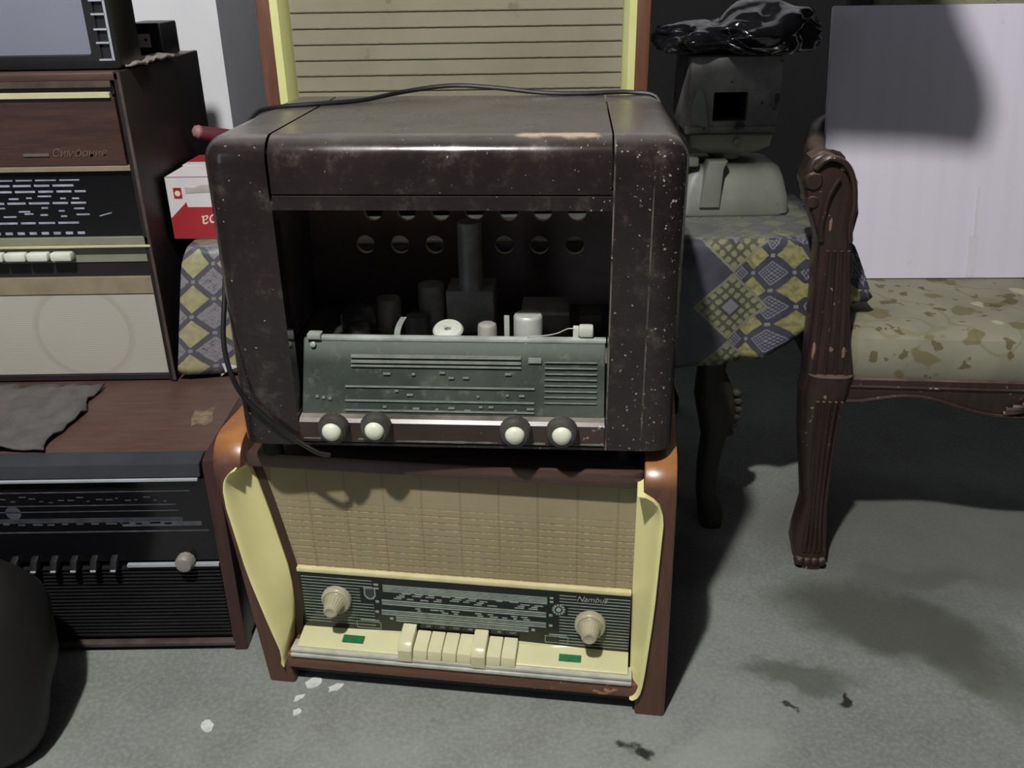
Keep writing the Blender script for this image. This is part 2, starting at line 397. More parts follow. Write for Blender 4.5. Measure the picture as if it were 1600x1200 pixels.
def add_text(bm, s, size, mat4, shear=0, align='LEFT'):
    cu = bpy.data.curves.new('t', 'FONT'); cu.body = s; cu.size = size; cu.shear = shear; cu.align_x = align; cu.extrude = .0001
    o = bpy.data.objects.new('t', cu); COL.objects.link(o)
    dg = bpy.context.evaluated_depsgraph_get(); dg.update()
    me = bpy.data.meshes.new_from_object(o.evaluated_get(dg)); me.transform(mat4)
    bm.from_mesh(me); bpy.data.objects.remove(o); bpy.data.curves.remove(cu); bpy.data.meshes.remove(me)
FRONT = lambda x, y, z: Matrix.Translation((x, y, z)) @ Matrix.Rotation(PI / 2, 4, 'X')
def obj(name, bm, mat, parent=None, ang=.6, label=None, kind=None):
    me = bpy.data.meshes.new(name)
    for f in bm.faces: f.smooth = True
    for e in bm.edges:
        if len(e.link_faces) == 2 and e.calc_face_angle(0) > ang: e.smooth = False
    bm.to_mesh(me); bm.free()
    me.materials.append(MT[mat] if isinstance(mat, str) else mat)
    o = bpy.data.objects.new(name, me); COL.objects.link(o)
    if parent: o.parent = parent
    if label: o['label'] = label
    if kind: o['kind'] = kind
    return o
def boolean(bm, cutters):
    def tmp(b_):
        me = bpy.data.meshes.new('tmp'); b_.to_mesh(me); b_.free(); o = bpy.data.objects.new('tmp', me); COL.objects.link(o); return o
    a = tmp(bm); cs = [tmp(c_) for c_ in cutters]
    for c_ in cs:
        md = a.modifiers.new('b', 'BOOLEAN'); md.operation = 'DIFFERENCE'; md.solver = 'EXACT'; md.object = c_
    dg = bpy.context.evaluated_depsgraph_get(); dg.update()
    me = bpy.data.meshes.new_from_object(a.evaluated_get(dg))
    out = BM(); out.from_mesh(me)
    for o in [a] + cs:
        mm = o.data; bpy.data.objects.remove(o); bpy.data.meshes.remove(mm)
    bpy.data.meshes.remove(me)
    return out
def tag(o, label, cat, group=None):
    o['label'] = label; o['category'] = cat
    if group: o['group'] = group
    return o
def thing(name, label, cat, loc=(0, 0, 0), rz=0, group=None):
    o = bpy.data.objects.new(name, None); COL.objects.link(o); o.empty_display_size = .05
    o.location = loc; o.rotation_euler = (0, 0, rz)
    return tag(o, label, cat, group)
def struct(name, bm, mat):
    return obj(name, bm, mat, kind='structure')
def xf(bm, mat4, vs=None):
    bmesh.ops.transform(bm, matrix=mat4, verts=vs or bm.verts[:])
    return bm
def copy_thing(o):
    c_ = o.copy(); COL.objects.link(c_)
    for ch in list(o.children):
        d = ch.copy(); COL.objects.link(d); d.parent = c_
        for g in list(ch.children):
            e = g.copy(); COL.objects.link(e); e.parent = d
    return c_

def interp(tab, z):
    for (z0, a0), (z1, a1) in zip(tab, tab[1:]):
        if z <= z1:
            t = (z - z0) / (z1 - z0); return a0 + (a1 - a0) * t
    return tab[-1][1]
# ------------------------------------------------------------------ setting
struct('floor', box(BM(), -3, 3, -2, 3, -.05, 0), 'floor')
struct('wall_left', box(BM(), -3, -.585, 1.98, 2.75, 0, 2.5), 'wall')
struct('wall_back', box(BM(), -.585, 3, 2.6, 2.75, 1.2, 2.5), 'wall')
struct('trim_1', box(BM(), -.585, 3, 2.59, 2.75, 0, 1.2), 'backwall')
struct('ceiling', box(BM(), -3, 3, -2, 2.75, 2.5, 2.55), 'ceil')

# ------------------------------------------------------------------ LOWER CREAM RADIO
RC = thing('table_radio', 'brown radio with cream side wings and ivory buttons, on the floor under the dark radio', 'radio', (-.0799, .9857, 0), -.1437)
def side_outline(h_=.392, r_=.05, d_=.285):
    p = [(0, 0), (.05, 0), (.056, .02), (d_ - .06, .02), (d_ - .05, 0), (d_, 0), (d_, h_)]
    for k in range(9):
        t = PI / 2 * k / 8; p.append((r_ - r_ * math.sin(t), h_ - r_ + r_ * math.cos(t)))
    return p
oL = [(.034, -.258), (.04, -.2605), (.057, -.2575), (.11, -.271), (.195, -.290), (.30, -.304), (.325, -.3045), (.338, -.3025), (.347, -.2985), (.354, -.292), (.358, -.284)]
oR = [(.030, .243), (.034, .2485), (.045, .2535), (.07, .2565), (.18, .264), (.32, .2685), (.334, .2665), (.344, .262), (.351, .255), (.357, .244)]
for sg, x0, x1, sh, tab in ((-1, -.285, -.246, -.0335, oL), (1, .246, .287, -.004, oR)):
    bm = prism(BM(), side_outline(), 'x', x0, x1, .003)
    for q in bm.verts: q.co.x += sh * q.co.z / .36
    poly = [(x - sg * .0012, z) for z, x in tab]
    poly = [(sg * .20, poly[0][1])] + poly + [(sg * .20, poly[-1][1])]
    obj('side_panel', boolean(bm, [prism(BM(), poly, 'y', -.1, .056)]), 'sidewood', RC)
# inner case body
bm = BM(); box(bm, -.252, .252, .062, .28, .03, .347)
for q in bm.verts: q.co.x += (-.022 if q.co.x < 0 else -.004) * q.co.z / .36
obj('case_body', bm, 'reveal', RC)
# overhanging top board with rounded right front corner
pts = [(-.280, .024), (.222, .024)] + [(.222 + .022 * math.sin(PI / 2 * k / 6), .046 - .022 * math.cos(PI / 2 * k / 6)) for k in range(1, 7)] + [(.244, .28), (-.280, .28)]
obj('top_panel', prism(BM(), pts, 'z', .347, .3695, .004, 2), 'woodtop', RC)
# grille
bm = BM(); prism(bm, [(-.247, .172), (.25, .172), (.248, .350), (-.282, .350)], 'y', .043, .064); obj('speaker_grille', bm, 'grille', RC)
# reveal strip at left inside face
zr = [.04 + .0355 * k for k in range(10)]
obj('reveal_strip', prism(BM(), [(interp([(.034, -.2565), (.05, -.2558), (.072, -.2535), (.10, -.2495), (.142, -.2475), (.18, -.2505), (.273, -.267), (.32, -.277), (.358, -.287)], z) + .0125, z) for z in zr] + [(interp([(.034, -.2565), (.05, -.2558), (.072, -.2535), (.10, -.2495), (.142, -.2475), (.18, -.2505), (.273, -.267), (.32, -.277), (.358, -.287)], z) - .003, z) for z in reversed(zr)], 'y', .0415, .058), 'reveal', RC)
# wings: concave cream trims
def wing(zs, xo, xi, ztop, depth):
    bm = BM(); R = []
    for z, a, c_ in zip(zs, xo, xi):
        ring = []
        n = 14
        for k in range(n + 1):
            t = (k / n) ** 1.4
            x = a + (c_ - a) * t
            d = min(abs(x - a), (ztop - z) * 1.0)
            dp = depth * min(1, max(0, (z - .034) / .06)) ** .8
            y = -.007 + (.006 + dp * t) * (1 - math.exp(-(max(0, d - .0012) / .007) ** 1.5))
            ring.append((x, y, z))
        ring += [(c_, max(ring[-1][1] + .002, .0425), z), (c_ + (a - c_) * .15, .054, z), (a, .054, z)]
        R.append(ring)
    return rings(bm, R)
zsL = [.034, .04, .05, .065, .09, .12, .15, .18, .21, .24, .27, .30, .315, .325, .333, .340, .345, .349, .352, .3545, .3565, .358]
iL = [(.034, -.2565), (.05, -.2558), (.072, -.2535), (.10, -.2495), (.142, -.2475), (.18, -.2505), (.273, -.267), (.32, -.277), (.358, -.287)]
obj('wing_trim', wing(zsL, [interp(oL, z) for z in zsL], [interp(iL, z) for z in zsL], .358, .040), 'cream', RC)
zsR = [.030, .034, .042, .055, .08, .12, .16, .20, .24, .28, .31, .318, .326, .333, .339, .344, .348, .351, .3535, .3555, .357]
iR = [(.030, .238), (.05, .2375), (.20, .235), (.278, .235), (.357, .2345)]
obj('wing_trim', wing(zsR, [interp(oR, z) for z in zsR], [interp(iR, z) for z in zsR], .357, .040), 'cream', RC)
# dial, gold strip
obj('gold_strip', box(BM(), -.238, .2345, .036, .050, .1715, .1790, .002), 'gold', RC)
DL = obj('dial', box(BM(), -.236, .2345, .036, .062, .068, .172, .001), 'dialblack', RC)
bm = BM()
def ln(x0, x1, z, t, y=.0357): box(bm, x0, x1, y, .0365, z - t / 2, z + t / 2)
for k in range(17):
    z = .1655 - k * .0052
    xr0 = .137
    if k < 2: ln(xr0, .160, z, .0011); ln(.198, .2335, z, .0011)
    else: ln(xr0 + (.012 if 3 < k < 7 else 0), .2335, z, .0011)
    if k < 16: ln(-.232, -.128 if not 2 < k < 8 else -.147, z, .0009)
for k in range(5): ln(-.113, .120, .160 - k * .0026, .0015)
for zc, xa, xb in ((.1305, -.116, .1185), (.1125, -.1175, .1185), (.1022, -.097, .094)):
    ln(xa, xb, zc + .0032, .0022); ln(xa, xb, zc, .0012); ln(xa, xb, zc - .0032, .0022)
    for xx in (xa - .009, xb + .004): ln(xx, xx + .005, zc, .004)
for zc in (.160, .1535):
    ln(-.126, -.119, zc, .003); ln(.1235, .1285, zc, .003)
rnd = random.Random(3)
for k in range(11):          # slanted columns of tiny station names
    bx = -.092 + k * .0192
    for j in range(4):
        if rnd.random() < .82: ln(bx + (3 - j) * -.004 + .006, bx + (3 - j) * -.004 + .006 + rnd.uniform(.008, .014), .1385 + (j) * .0031, .0017)
for k in range(10):
    bx = -.062 + k * .0168 + rnd.uniform(-.003, .003)
    for j in range(2):
        if rnd.random() < .75: ln(bx - j * .003, bx - j * .003 + rnd.uniform(.005, .012), .1193 + j * .0036, .0018)
for s_, bx in zip(('ВЫКЛ', 'ДВ', 'СВ', 'КВII', 'КВI', 'УКВ', 'ЗВ', 'МАГ'), (-.073, -.050, -.030, -.010, .0105, .031, .052, .072)):
    add_text(bm, s_, .0048, FRONT(bx, .0357, .0925), 0, 'CENTER')
add_text(bm, 'Nambus', .0125, FRONT(.160, .0356, .1585), .35)
# shield, emblem, framed boxes
prism(bm, [(-.141, .154), (-.124, .154), (-.124, .140), (-.1275, .1345), (-.1325, .133), (-.1375, .1345), (-.141, .140)], 'y', .0358, .0364)
for k in range(12):
    a0, a1 = 2 * PI * k / 12, 2 * PI * (k + .6) / 12
    prism(bm, [(.136 + r_ * math.cos(a), .141 + r_ * math.sin(a)) for r_, a in ((.0055, a0), (.0092, a0), (.0092, a1), (.0055, a1))], 'y', .0355, .0364)
lathe(bm, [(.0035, 0), (.0035, .0008)], (.136, .0364, .141), (0, -1, 0), 12)
for x0, x1, z0, z1 in ((-.156, -.120, .082, .093), (.117, .150, .083, .094)):
    ln(x0, x1, z0, .0009); ln(x0, x1, z1, .0009); box(bm, x0, x0 + .0008, .0357, .0365, z0, z1); box(bm, x1 - .0008, x1, .0357, .0365, z0, z1)
    ln(x0 + .006, x1 - .002, z1 + .003, .002)
obj('dial_marking', bm, 'dialwhite', DL)
bm = BM(); prism(bm, [(-.139, .152), (-.126, .152), (-.126, .1405), (-.1325, .1355), (-.139, .1405)], 'y', .0352, .0360); obj('shield_emblem', bm, 'slate', DL)
# knobs
for kx, kz in ((-.1815, .131), (.180, .122)):
    k = obj('tuning_knob', lathe(BM(), [(.0215, 0), (.0215, .007), (.0205, .009), (.018, .0105), (.0165, .0095), (.0155, .011)], (kx, .036, kz), (0, -1, 0), 32), 'knobcream', RC)
    kk = BM(); lathe(kk, [(.0150, 0), (.0128, .008), (.0112, .018), (.0098, .0225), (.0075, .0235), (.0045, .0225)], (kx, .026, kz), (0, -1, 0), 36, 1, .0007)
    obj('knob_stem', kk, 'knobcream', k)
# sloped cream key panel with waist
bm = BM(); R = []
for k in range(25):
    x = -.236 + .470 * k / 24
    bow = .006 * (math.cos(PI * (x / .235)) * .5 + .5)
    R.append([(x, .002, .063), (x, .002, .068), (x, .006, .0705), (x, .034, .0765 + bow * 0), (x, .0362, .0765 + bow), (x, .0362, .063)])
rings(bm, R); obj('key_panel', bm, 'creampanel', RC)
for k in range(8):
    x0 = -.0865 + k * .0208; up_ = k in (0, 5)
    zt = .0935 if up_ else .0835
    pr = [(-.006 if up_ else -.003, .064), (-.006 if up_ else -.003, zt - .012), (0, zt - .004), (.006, zt - .001), (.034, zt + .0035), (.0345, .064)]
    obj('key_button', prism(BM(), pr, 'x', x0 + .0004, x0 + .0204, .0016, 3), 'creambtn', RC)
for bx, bz in ((-.157, .0765), (.154, .0745)):
    bm = box(BM(), bx - .0155, bx + .0155, .012, .024, bz - .004, bz - .001)
    xf(bm, Matrix.Translation((0, .018, bz - .0025)) @ Matrix.Rotation(math.radians(12), 4, 'X') @ Matrix.Translation((0, -.018, -bz + .0025)))
    bgo = obj('badge', bm, 'badge', RC, label='small green badge on the cream key panel')
obj('metal_strip', box(BM(), -.245, .240, -.004, .02, .0605, .0655, .0015), 'silver', RC)
obj('metal_strip', box(BM(), -.245, .240, -.006, .02, .0535, .0590, .0015), 'silver', RC)
obj('front_rail', box(BM(), -.252, .2535, -.003, .06, .0315, .0535, .002), 'raillwood', RC)
obj('plinth', box(BM(), -.252, .2535, .012, .27, .013, .033), 'plinth', RC)

# ------------------------------------------------------------------ DARK RADIO on top
RD = thing('valve_radio', 'dark brown lacquered valve radio with an open empty front window, on the cream-winged radio', 'radio', (-.0741, .9845, .408), -.071)
outer = box(BM(), -.268, .269, 0, .335, 0, .376)
es = [e for e in outer.edges if all(q.co.z > .01 for q in e.verts) and abs(e.verts[0].co.y) < .01 and abs(e.verts[1].co.y) < .01] \
   + [e for e in outer.edges if abs(e.verts[0].co.x - e.verts[1].co.x) < .01 and abs(e.verts[0].co.y - e.verts[1].co.y) < .01] \
   + [e for e in outer.edges if abs(e.verts[0].co.y - e.verts[1].co.y) > .1 and e.verts[0].co.z > .2]
bmesh.ops.bevel(outer, geom=list(set(es)), offset=.028, segments=7, profile=.5, affect='EDGES')
cav = box(BM(), -.25, .25, .022, .40, .012, .358)
opn = box(BM(), -.191, .187, -.1, .06, .0035, .297)
g1 = box(BM(), -.1925, -.1893, -.1, .345, .305, .5)
g2 = box(BM(), .1845, .1866, -.1, .345, .318, .5)
g3 = box(BM(), -.191, .1855, -.1, .004, .3125, .3150)
g4 = box(BM(), .2295, .2310, -.1, .0012, .02, .33)
CAB = obj('cabinet', boolean(outer, [cav, opn, g1, g2, g3, g4]), 'lacquer', RD, .5)
obj('inner_lining', boolean(box(BM(), -.2495, .2495, .023, .334, .0125, .3575), [box(BM(), -.247, .247, -.1, .5, .015, .3545)]), 'inner', RD)
cut = BM()
for z, n, x0, dx_, rx in ((.262, 8, -.175, .05, .011), (.215, 7, -.15, .05, .014), (.165, 7, -.165, .052, .014)):
    for k in range(n): lathe(cut, [(rx, 0), (rx, .06)], (x0 + k * dx_, .30, z), (0, 1, 0), 16)
obj('back_board', boolean(box(BM(), -.249, .249, .322, .332, .012, .357), [cut]), 'backboard', RD)
CH = obj('chassis', box(BM(), -.235, .235, .07, .31, .030, .078, .002), 'chassis', RD)
def can(x, y, r, z0, z1, mat, nm='valve_can', dome=.3):
    bm = lathe(BM(), [(r * 1.08, 0), (r * 1.08, .004), (r, .006), (r, z1 - z0 - r * dome), (r * .93, z1 - z0 - r * dome * .35), (r * .6, z1 - z0), (.001, z1 - z0 + .0005)], (x, y, z0), (0, 0, 1), 20)
    return obj(nm, bm, mat, CH)
can(.006, .20, .0165, .138, .234, 'can', 'tall_valve')
can(-.111, .20, .0175, .078, .126, 'can'); can(-.050, .20, .0185, .078, .147, 'can'); can(-.063, .155, .017, .078, .118, 'dark_tube')
obj('transformer', box(BM(), -.028, .038, .185, .245, .078, .140, .003), 'can', CH)
obj('transformer', box(BM(), .075, .142, .17, .225, .078, .117, .003), 'chassis', CH)
bm = BM(); box(bm, .076, .141, .168, .228, .112, .118, .001); obj('transformer_plate', bm, 'can', CH)
obj('transformer', box(BM(), .153, .185, .19, .23, .078, .105, .002), 'chassis', CH)
obj('capacitor_block', box(BM(), -.178, -.128, .19, .24, .078, .103, .002), 'dark_tube', CH)
can(-.14, .14, .014, .078, .110, 'dark_tube'); can(.03, .14, .0105, .078, .117, 'can', 'valve_can', .1)
# tilted glass dial plate
def tilt(z): return .012 + (z - .035) * (.038 / .087)
bm = BM(); prism(bm, [(.010, .033), (.0515, .1225), (.057, .1225), (.016, .033)], 'x', -.189, .1855, .0008, 1)
DD = obj('dial_glass', bm, 'dialglass', RD)
bm = BM()
def dl(x0, x1, z, t):
    y0 = tilt(z) - .0030
    prism(bm, [(y0 - t * .22, z - t / 2), (y0 + t * .22, z + t / 2), (y0 + t * .22 + .0012, z + t / 2), (y0 - t * .22 + .0012, z - t / 2)], 'x', x0, x1)
dl(-.128, .083, .1045, .0038); dl(-.128, .083, .0985, .0032); dl(-.128, .083, .0935, .0020)
for z in (.070, .054, .043): dl(-.135, .10, z, .0018)
dl(.092, .108, .102, .006)
for k in range(8): dl(.112, .176, .100 - k * .0065, .0012)
rnd = random.Random(5)
for k in range(14):
    for zz in (.084, .063, .047):
        if rnd.random() < .5: x_ = -.12 + k * .0165 + rnd.uniform(-.004, .004); dl(x_, x_ + rnd.uniform(.003, .009), zz + rnd.uniform(-.003, .003), .0022)
for k in range(3): dl(-.172 + k * .008, -.168 + k * .008, .058 - k * .001, .003)
obj('dial_marking', bm, 'dialmark', DD)
bm = BM(); box(bm, -.170, .1865, .0495, .060, .1205, .1255, .001); RL = obj('dial_rail', bm, 'rail', RD)
bm = BM(); box(bm, -.183, -.166, .046, .060, .123, .130, .001); xf(bm, Matrix.Translation((0, 0, 0))); lathe(bm, [(.0035, 0), (.0035, .003), (.001, .004)], (-.176, .047, .1165), (0, -1, .3), 12); obj('dial_clip', bm, 'rail', RD)
bm = BM(); box(bm, .146, .153, .056, .064, .124, .139, .001); box(bm, .153, .171, .052, .066, .127, .141, .003); obj('wire_clamp', bm, 'ceramic', RD)
obj('loose_wire', tube(BM(), [(.088, .05, .116), (.09, .052, .127), (.094, .056, .1265), (.115, .06, .127), (.128, .058, .131), (.14, .056, .1375), (.15, .056, .137)], .0006, 6), 'ceramic', RD)
bm = BM(); R = []
for k in range(7):
    t = k / 6; x = -.0735 + .010 * t * t; z = .121 + .026 * t
    R.append([(x - .0038, .064, z), (x + .0038, .064, z), (x + .0038, .0652, z), (x - .0038, .0652, z)])
rings(bm, R); obj('lamp_bracket', bm, 'rail', RD)
obj('lamp_bracket', box(BM(), .061, .0675, .066, .0675, .10, .150, .0005), 'rail', RD)
obj('drum_can', lathe(BM(), [(.0185, 0), (.0185, .058), (.018, .0605), (.0165, .0625), (.001, .063)], (.089, .098, .078), (0, 0, 1), 28), 'bright_can', RD)
obj('ceramic_washer', lathe(BM(), [(.004, 0), (.0175, 0), (.0195, .003), (.0175, .006), (.006, .0075), (.004, .005), (.004, 0)], (-.0115, .083, .121), (0, -.35, 1), 28), 'ceramic', RD)
obj('washer_post', lathe(BM(), [(.006, 0), (.006, .05)], (-.0115, .085, .072), (0, 0, 1), 10), 'dark_tube', RD)
obj('valve_socket', lathe(BM(), [(.0125, 0), (.0125, .05), (.0115, .053), (.009, .0545), (.001, .0548)], (.038, .085, .078), (0, 0, 1), 20, 1, .0004), 'can', RD)
# control strip and knobs
bm = BM(); prism(bm, [(.003, .0035), (-.0015, .006), (-.002, .033), (.002, .037), (.016, .0385), (.03, .0385), (.03, .0035)], 'x', -.1905, .1865, .001, 1)
CS = obj('control_strip', bm, 'lacquer_strip', RD)
for x0, x1, z in ((-.186, -.150, .0105), (-.118, -.097, .0105), (-.07, .056, .0085), (.097, .114, .0085), (.150, .183, .0085)):
    bm = BM(); n_ = max(4, int((x1 - x0) / .006)); R = []
    for k in range(n_ + 1):
        x = x0 + (x1 - x0) * k / n_; h_ = .0011 + .0013 * noise.noise((x * 60, z * 100, 0)); h_ = max(.0004, h_) * math.sin(PI * min(1, max(0, (k + .4) / (n_ + .8)))) ** .4
        R.append([(x, -.0016, z - h_), (x, -.0016, z + h_), (x, -.0024, z + h_), (x, -.0024, z - h_)])
    rings(bm, R); obj('dust_streak', bm, 'dialmark', CS)
for kx, kz in ((-.146, .0275), (-.093, .0300), (.078, .0275), (.1345, .0280)):
    k = obj('control_knob', lathe(BM(), [(.0195, 0), (.0198, .004), (.0195, .009), (.0178, .0115), (.0170, .0135), (.0155, .0140), (.0150, .0155), (.0132, .0158), (.0126, .0145), (.0126, .0120)], (kx, -.002, kz), (0, -1, 0), 56, 1, .0006), 'knobdark', RD)
    obj('knob_cap', lathe(BM(), [(.0122, 0), (.0122, .003), (.0112, .0062), (.0085, .0088), (.0045, .0101), (.0008, .0105)], (kx, -.0135, kz), (0, -1, 0), 28), 'knobcap', k)
for fx in (-.235, .235):
    for fy in (.03, .28): obj('foot', lathe(BM(), [(.013, 0), (.012, .040)], (fx - .012 if fx < 0 else fx - .02, fy + .02, -.0384), (0, 0, 1), 16), 'rubber', RD)
# mains cord trailing over the cabinet
top = [(.262, .30, .33), (.258, .325, .372), (.22, .335, .3795), (.16, .33, .3790), (.10, .33, .380), (.03, .34, .386), (-.03, .34, .389), (-.09, .32, .384), (-.14, .27, .3795), (-.19, .24, .3790), (-.235, .22, .378), (-.262, .195, .374),
       (-.271, .16, .35), (-.271, .10, .31), (-.271, .06, .25), (-.2715, .03, .19), (-.272, .004, .13), (-.258, -.008, .080), (-.23, -.007, .042), (-.20, -.006, .014), (-.17, -.008, -.006), (-.155, -.003, -.012)]
obj('mains_cord', tube(BM(), top, .0031, 8, 8), 'cord', RD)

# ------------------------------------------------------------------ LOW TABLE AND OILCLOTH
TX0, TX1, TY0, TY1, TZ = -.512, .535, 1.385, 1.955, .550
TB = thing('low_table', 'low wooden table with carved curved legs under a printed oilcloth', 'table', (0, TY0, 0))
obj('table_top', box(BM(), TX0 + .01, TX1 - .01, .01, TY1 - TY0 - .005, TZ - .025, TZ - .004, .004), 'tablewood', TB)
for y0 in (.04, .50): obj('apron', box(BM(), -.44, .44, y0, y0 + .02, TZ - .10, TZ - .0255), 'tablewood', TB)
def flat_leg(lc, y, dep, n=4):
    R = []
    L, Rr = lc
    zs = sorted({round(p[1], 3) for p in L} | {round(p[1], 3) for p in Rr})
    fi = lambda tab, z: interp(sorted([(p[1], p[0]) for p in tab]), z)
    zz = []
    for a, c_ in zip(zs, zs[1:]): zz += [a + (c_ - a) * k / n for k in range(n)]
    zz.append(zs[-1])
    for z in zz:
        a, c_ = fi(L, z), fi(Rr, z); cx = (a + c_) / 2; hw = (c_ - a) / 2; hd = dep(z)
        ring = []
        for j in range(20):
            t = 2 * PI * j / 20; ct, st_ = math.cos(t), math.sin(t)
            sx = math.copysign(abs(ct) ** .6, ct); sy = math.copysign(abs(st_) ** .6, st_)
            ring.append((cx + hw * sx, y + hd * sy, z))
        R.append(ring)
    return rings(BM(), R)
tl = ([(.315, .45), (.322, .311), (.320, .26), (.330, .215), (.338, .18), (.335, .121), (.337, .066), (.343, .025), (.346, 0)],
      [(.38, .45), (.368, .311), (.392, .26), (.396, .215), (.380, .18), (.371, .121), (.373, .066), (.388, .03), (.386, 0)])
LEGB = flat_leg(tl, .045, lambda z: .022 + .008 * math.exp(-((z - .24) / .05) ** 2) + .008 * math.exp(-(z / .03) ** 2))
for k in range(6): lathe(LEGB, [(.007, -.006), (.0075, 0), (.004, .005), (.0005, .007)], (.388 + .006 * math.sin(k * .8), .02 + .006 * k / 5, .275 - k * .016), (.7, -.7, 0), 10)
lg = obj('leg', LEGB, 'tablewood', TB)
for sx, yy in ((-1, 0), (1, .47), (-1, .47)):
    g = lg.copy(); COL.objects.link(g); g.parent = TB; g.scale = (sx, 1, 1); g.location = (0, yy, 0)

def cloth():
    bm = BM(); uvl = bm.loops.layers.uv.new('UVMap')
    # perimeter path: left side (back to front), front, right side (front to back); flares at corners
    path = []
    nS, nF = 14, 60
    for k in range(nS): path.append(('L', TX0, TY1 - (TY1 - TY0) * k / nS))
    for k in range(nF + 1): path.append(('F', TX0 + (TX1 - TX0) * k / nF, TY0))
    for k in range(1, nS + 1): path.append(('R', TX1, TY0 + (TY1 - TY0) * k / nS))
    NR = 16; G = []
    for i, (sd, x, y) in enumerate(path):
        colv = []
        cl = math.exp(-((x - TX0) ** 2 + (y - TY0) ** 2) / .012); cr = math.exp(-((x - TX1) ** 2 + (y - TY0) ** 2) / .012)
        nx_, ny_ = {'L': (-1, 0), 'F': (0, -1), 'R': (1, 0)}[sd]
        if cl > .4: nx_, ny_ = -.70, -.45
        if cr > .4: nx_, ny_ = .75, -.25
        if sd == 'F':
            drop = .208 + .004 * math.sin(x * 26)
            if x > .40: drop = .215 - .115 * min(1, (x - .40) / .09)
        elif sd == 'L': drop = .19
        else: drop = .125 + (.02 * math.sin(y * 20))
        for j in range(NR + 1):
            t = j / NR; d = drop * t
            fold = .010 * t * math.sin(i * .55) + .006 * t * math.sin(i * 1.3 + 1)
            fl = .004 * min(1, t * 6) + t * (.036 * cl + .055 * cr) + fold * (.5 if sd == 'F' and -.3 < x < .2 else 1)
            rd = .006 * (1 - min(1, t * 8)) ** 2
            fl = fl if sd != 'L' else .002 + .018 * t
            px = x + nx_ * (fl - rd); py = y + ny_ * (fl - rd); pz = TZ + .002 - d + .0
            if sd == 'L': uvc = (TX0 - (y - TY0), .55 - d)
            elif sd == 'R': uvc = (TX1 + (y - TY0), .55 - d)
            else: uvc = (x, .55 - d)
            colv.append((bm.verts.new((px, py, pz)), uvc))
        G.append(colv)
    def quad(a, b_, c_, d_):
        f = bm.faces.new([q[0] for q in (a, b_, c_, d_)])
        for lp, q in zip(f.loops, (a, b_, c_, d_)): lp[uvl].uv = q[1]
    for i in range(len(G) - 1):
        for j in range(NR): quad(G[i][j], G[i + 1][j], G[i + 1][j + 1], G[i][j + 1])
    nX, nY = 40, 20
    T = [[(bm.verts.new((TX0 + .004 + (TX1 - TX0 - .008) * a / nX, TY0 + .004 + (TY1 - TY0 - .008) * c_ / nY, TZ + .002 + .0006 * noise.noise((a * .6, c_ * .6, 0)))),
           (TX0 + (TX1 - TX0) * a / nX, .55 + (TY1 - TY0) * c_ / nY)) for c_ in range(nY + 1)] for a in range(nX + 1)]
    for a in range(nX):
        for c_ in range(nY): quad(T[a][c_], T[a + 1][c_], T[a + 1][c_ + 1], T[a][c_ + 1])
    bmesh.ops.remove_doubles(bm, verts=bm.verts[:], dist=.0095)
    bmesh.ops.recalc_face_normals(bm, faces=bm.faces[:])
    return bm
oc = obj('tablecloth', cloth(), 'oilcloth', None, 1.2)
sol = oc.modifiers.new('thickness', 'SOLIDIFY'); sol.thickness = .0012; sol.offset = 1
tag(oc, 'navy, grey and yellow diamond-print oilcloth draped over the low table', 'tablecloth')

wc = obj('folded_corner', prism(BM(), [(-.487, .362), (-.452, .352), (-.470, .346), (-.482, .336)], 'y', 1.372, 1.374), 'whitecard', oc, label='white underside of a folded cloth corner')
# ------------------------------------------------------------------ REAR CREAM RADIO on the table
RB = thing('ribbed_radio', 'tall brown radio with pale cream trim and ribbed beige cloth, standing behind the dark radio', 'radio', (-.084, 1.55, TZ + .004), 0)
for x0, x1 in ((-.314, -.290), (.291, .314)):
    pts = [(0, 0), (.22, 0), (.22, .45), (.03, .45), (.008, .44), (0, .42)]
    obj('side_panel', prism(BM(), pts, 'x', x0, x1, .003), 'wood2', RB)
obj('case_body', box(BM(), -.29, .291, .03, .215, .01, .44), 'reveal', RB)
obj('top_panel', box(BM(), -.29, .291, -.004, .22, .425, .448, .003), 'woodtop', RB)
bm = BM(); prism(bm, [(-.290, -.002), (-.277, -.004), (-.262, .022), (-.262, .03), (-.290, .03)], 'z', .05, .425, .001, 1); obj('wing_trim', bm, 'palegreen', RB)
bm = BM(); prism(bm, [(.291, -.002), (.279, -.004), (.270, .022), (.270, .03), (.291, .03)], 'z', .05, .425, .001, 1); obj('wing_trim', bm, 'palegreen', RB)
RG = obj('speaker_grille', box(BM(), -.263, .271, .016, .03, .17, .425), 'ribcloth', RB)
bm = BM(); rnd = random.Random(11)
for k in range(10):
    z = .185 + k * .0242
    P = [(-.262 + .532 * j / 60, .0155, z + .0006 * noise.noise((j * .9, k * 7., 0))) for j in range(61)]
    tube(bm, P, .0012, 6, 1, False)
obj('groove_braid', bm, 'ribgroove', RG)
obj('dial', box(BM(), -.263, .271, .012, .03, .06, .165, .002), 'dialblack', RB)
obj('front_rail', box(BM(), -.29, .291, -.002, .03, .012, .055, .003), 'wood2', RB)
for kx in (-.20, .20): obj('tuning_knob', lathe(BM(), [(.022, 0), (.021, .01), (.014, .014), (.010, .03), (.001, .031)], (kx, .012, .11), (0, -1, 0), 28), 'knobcream', RB)

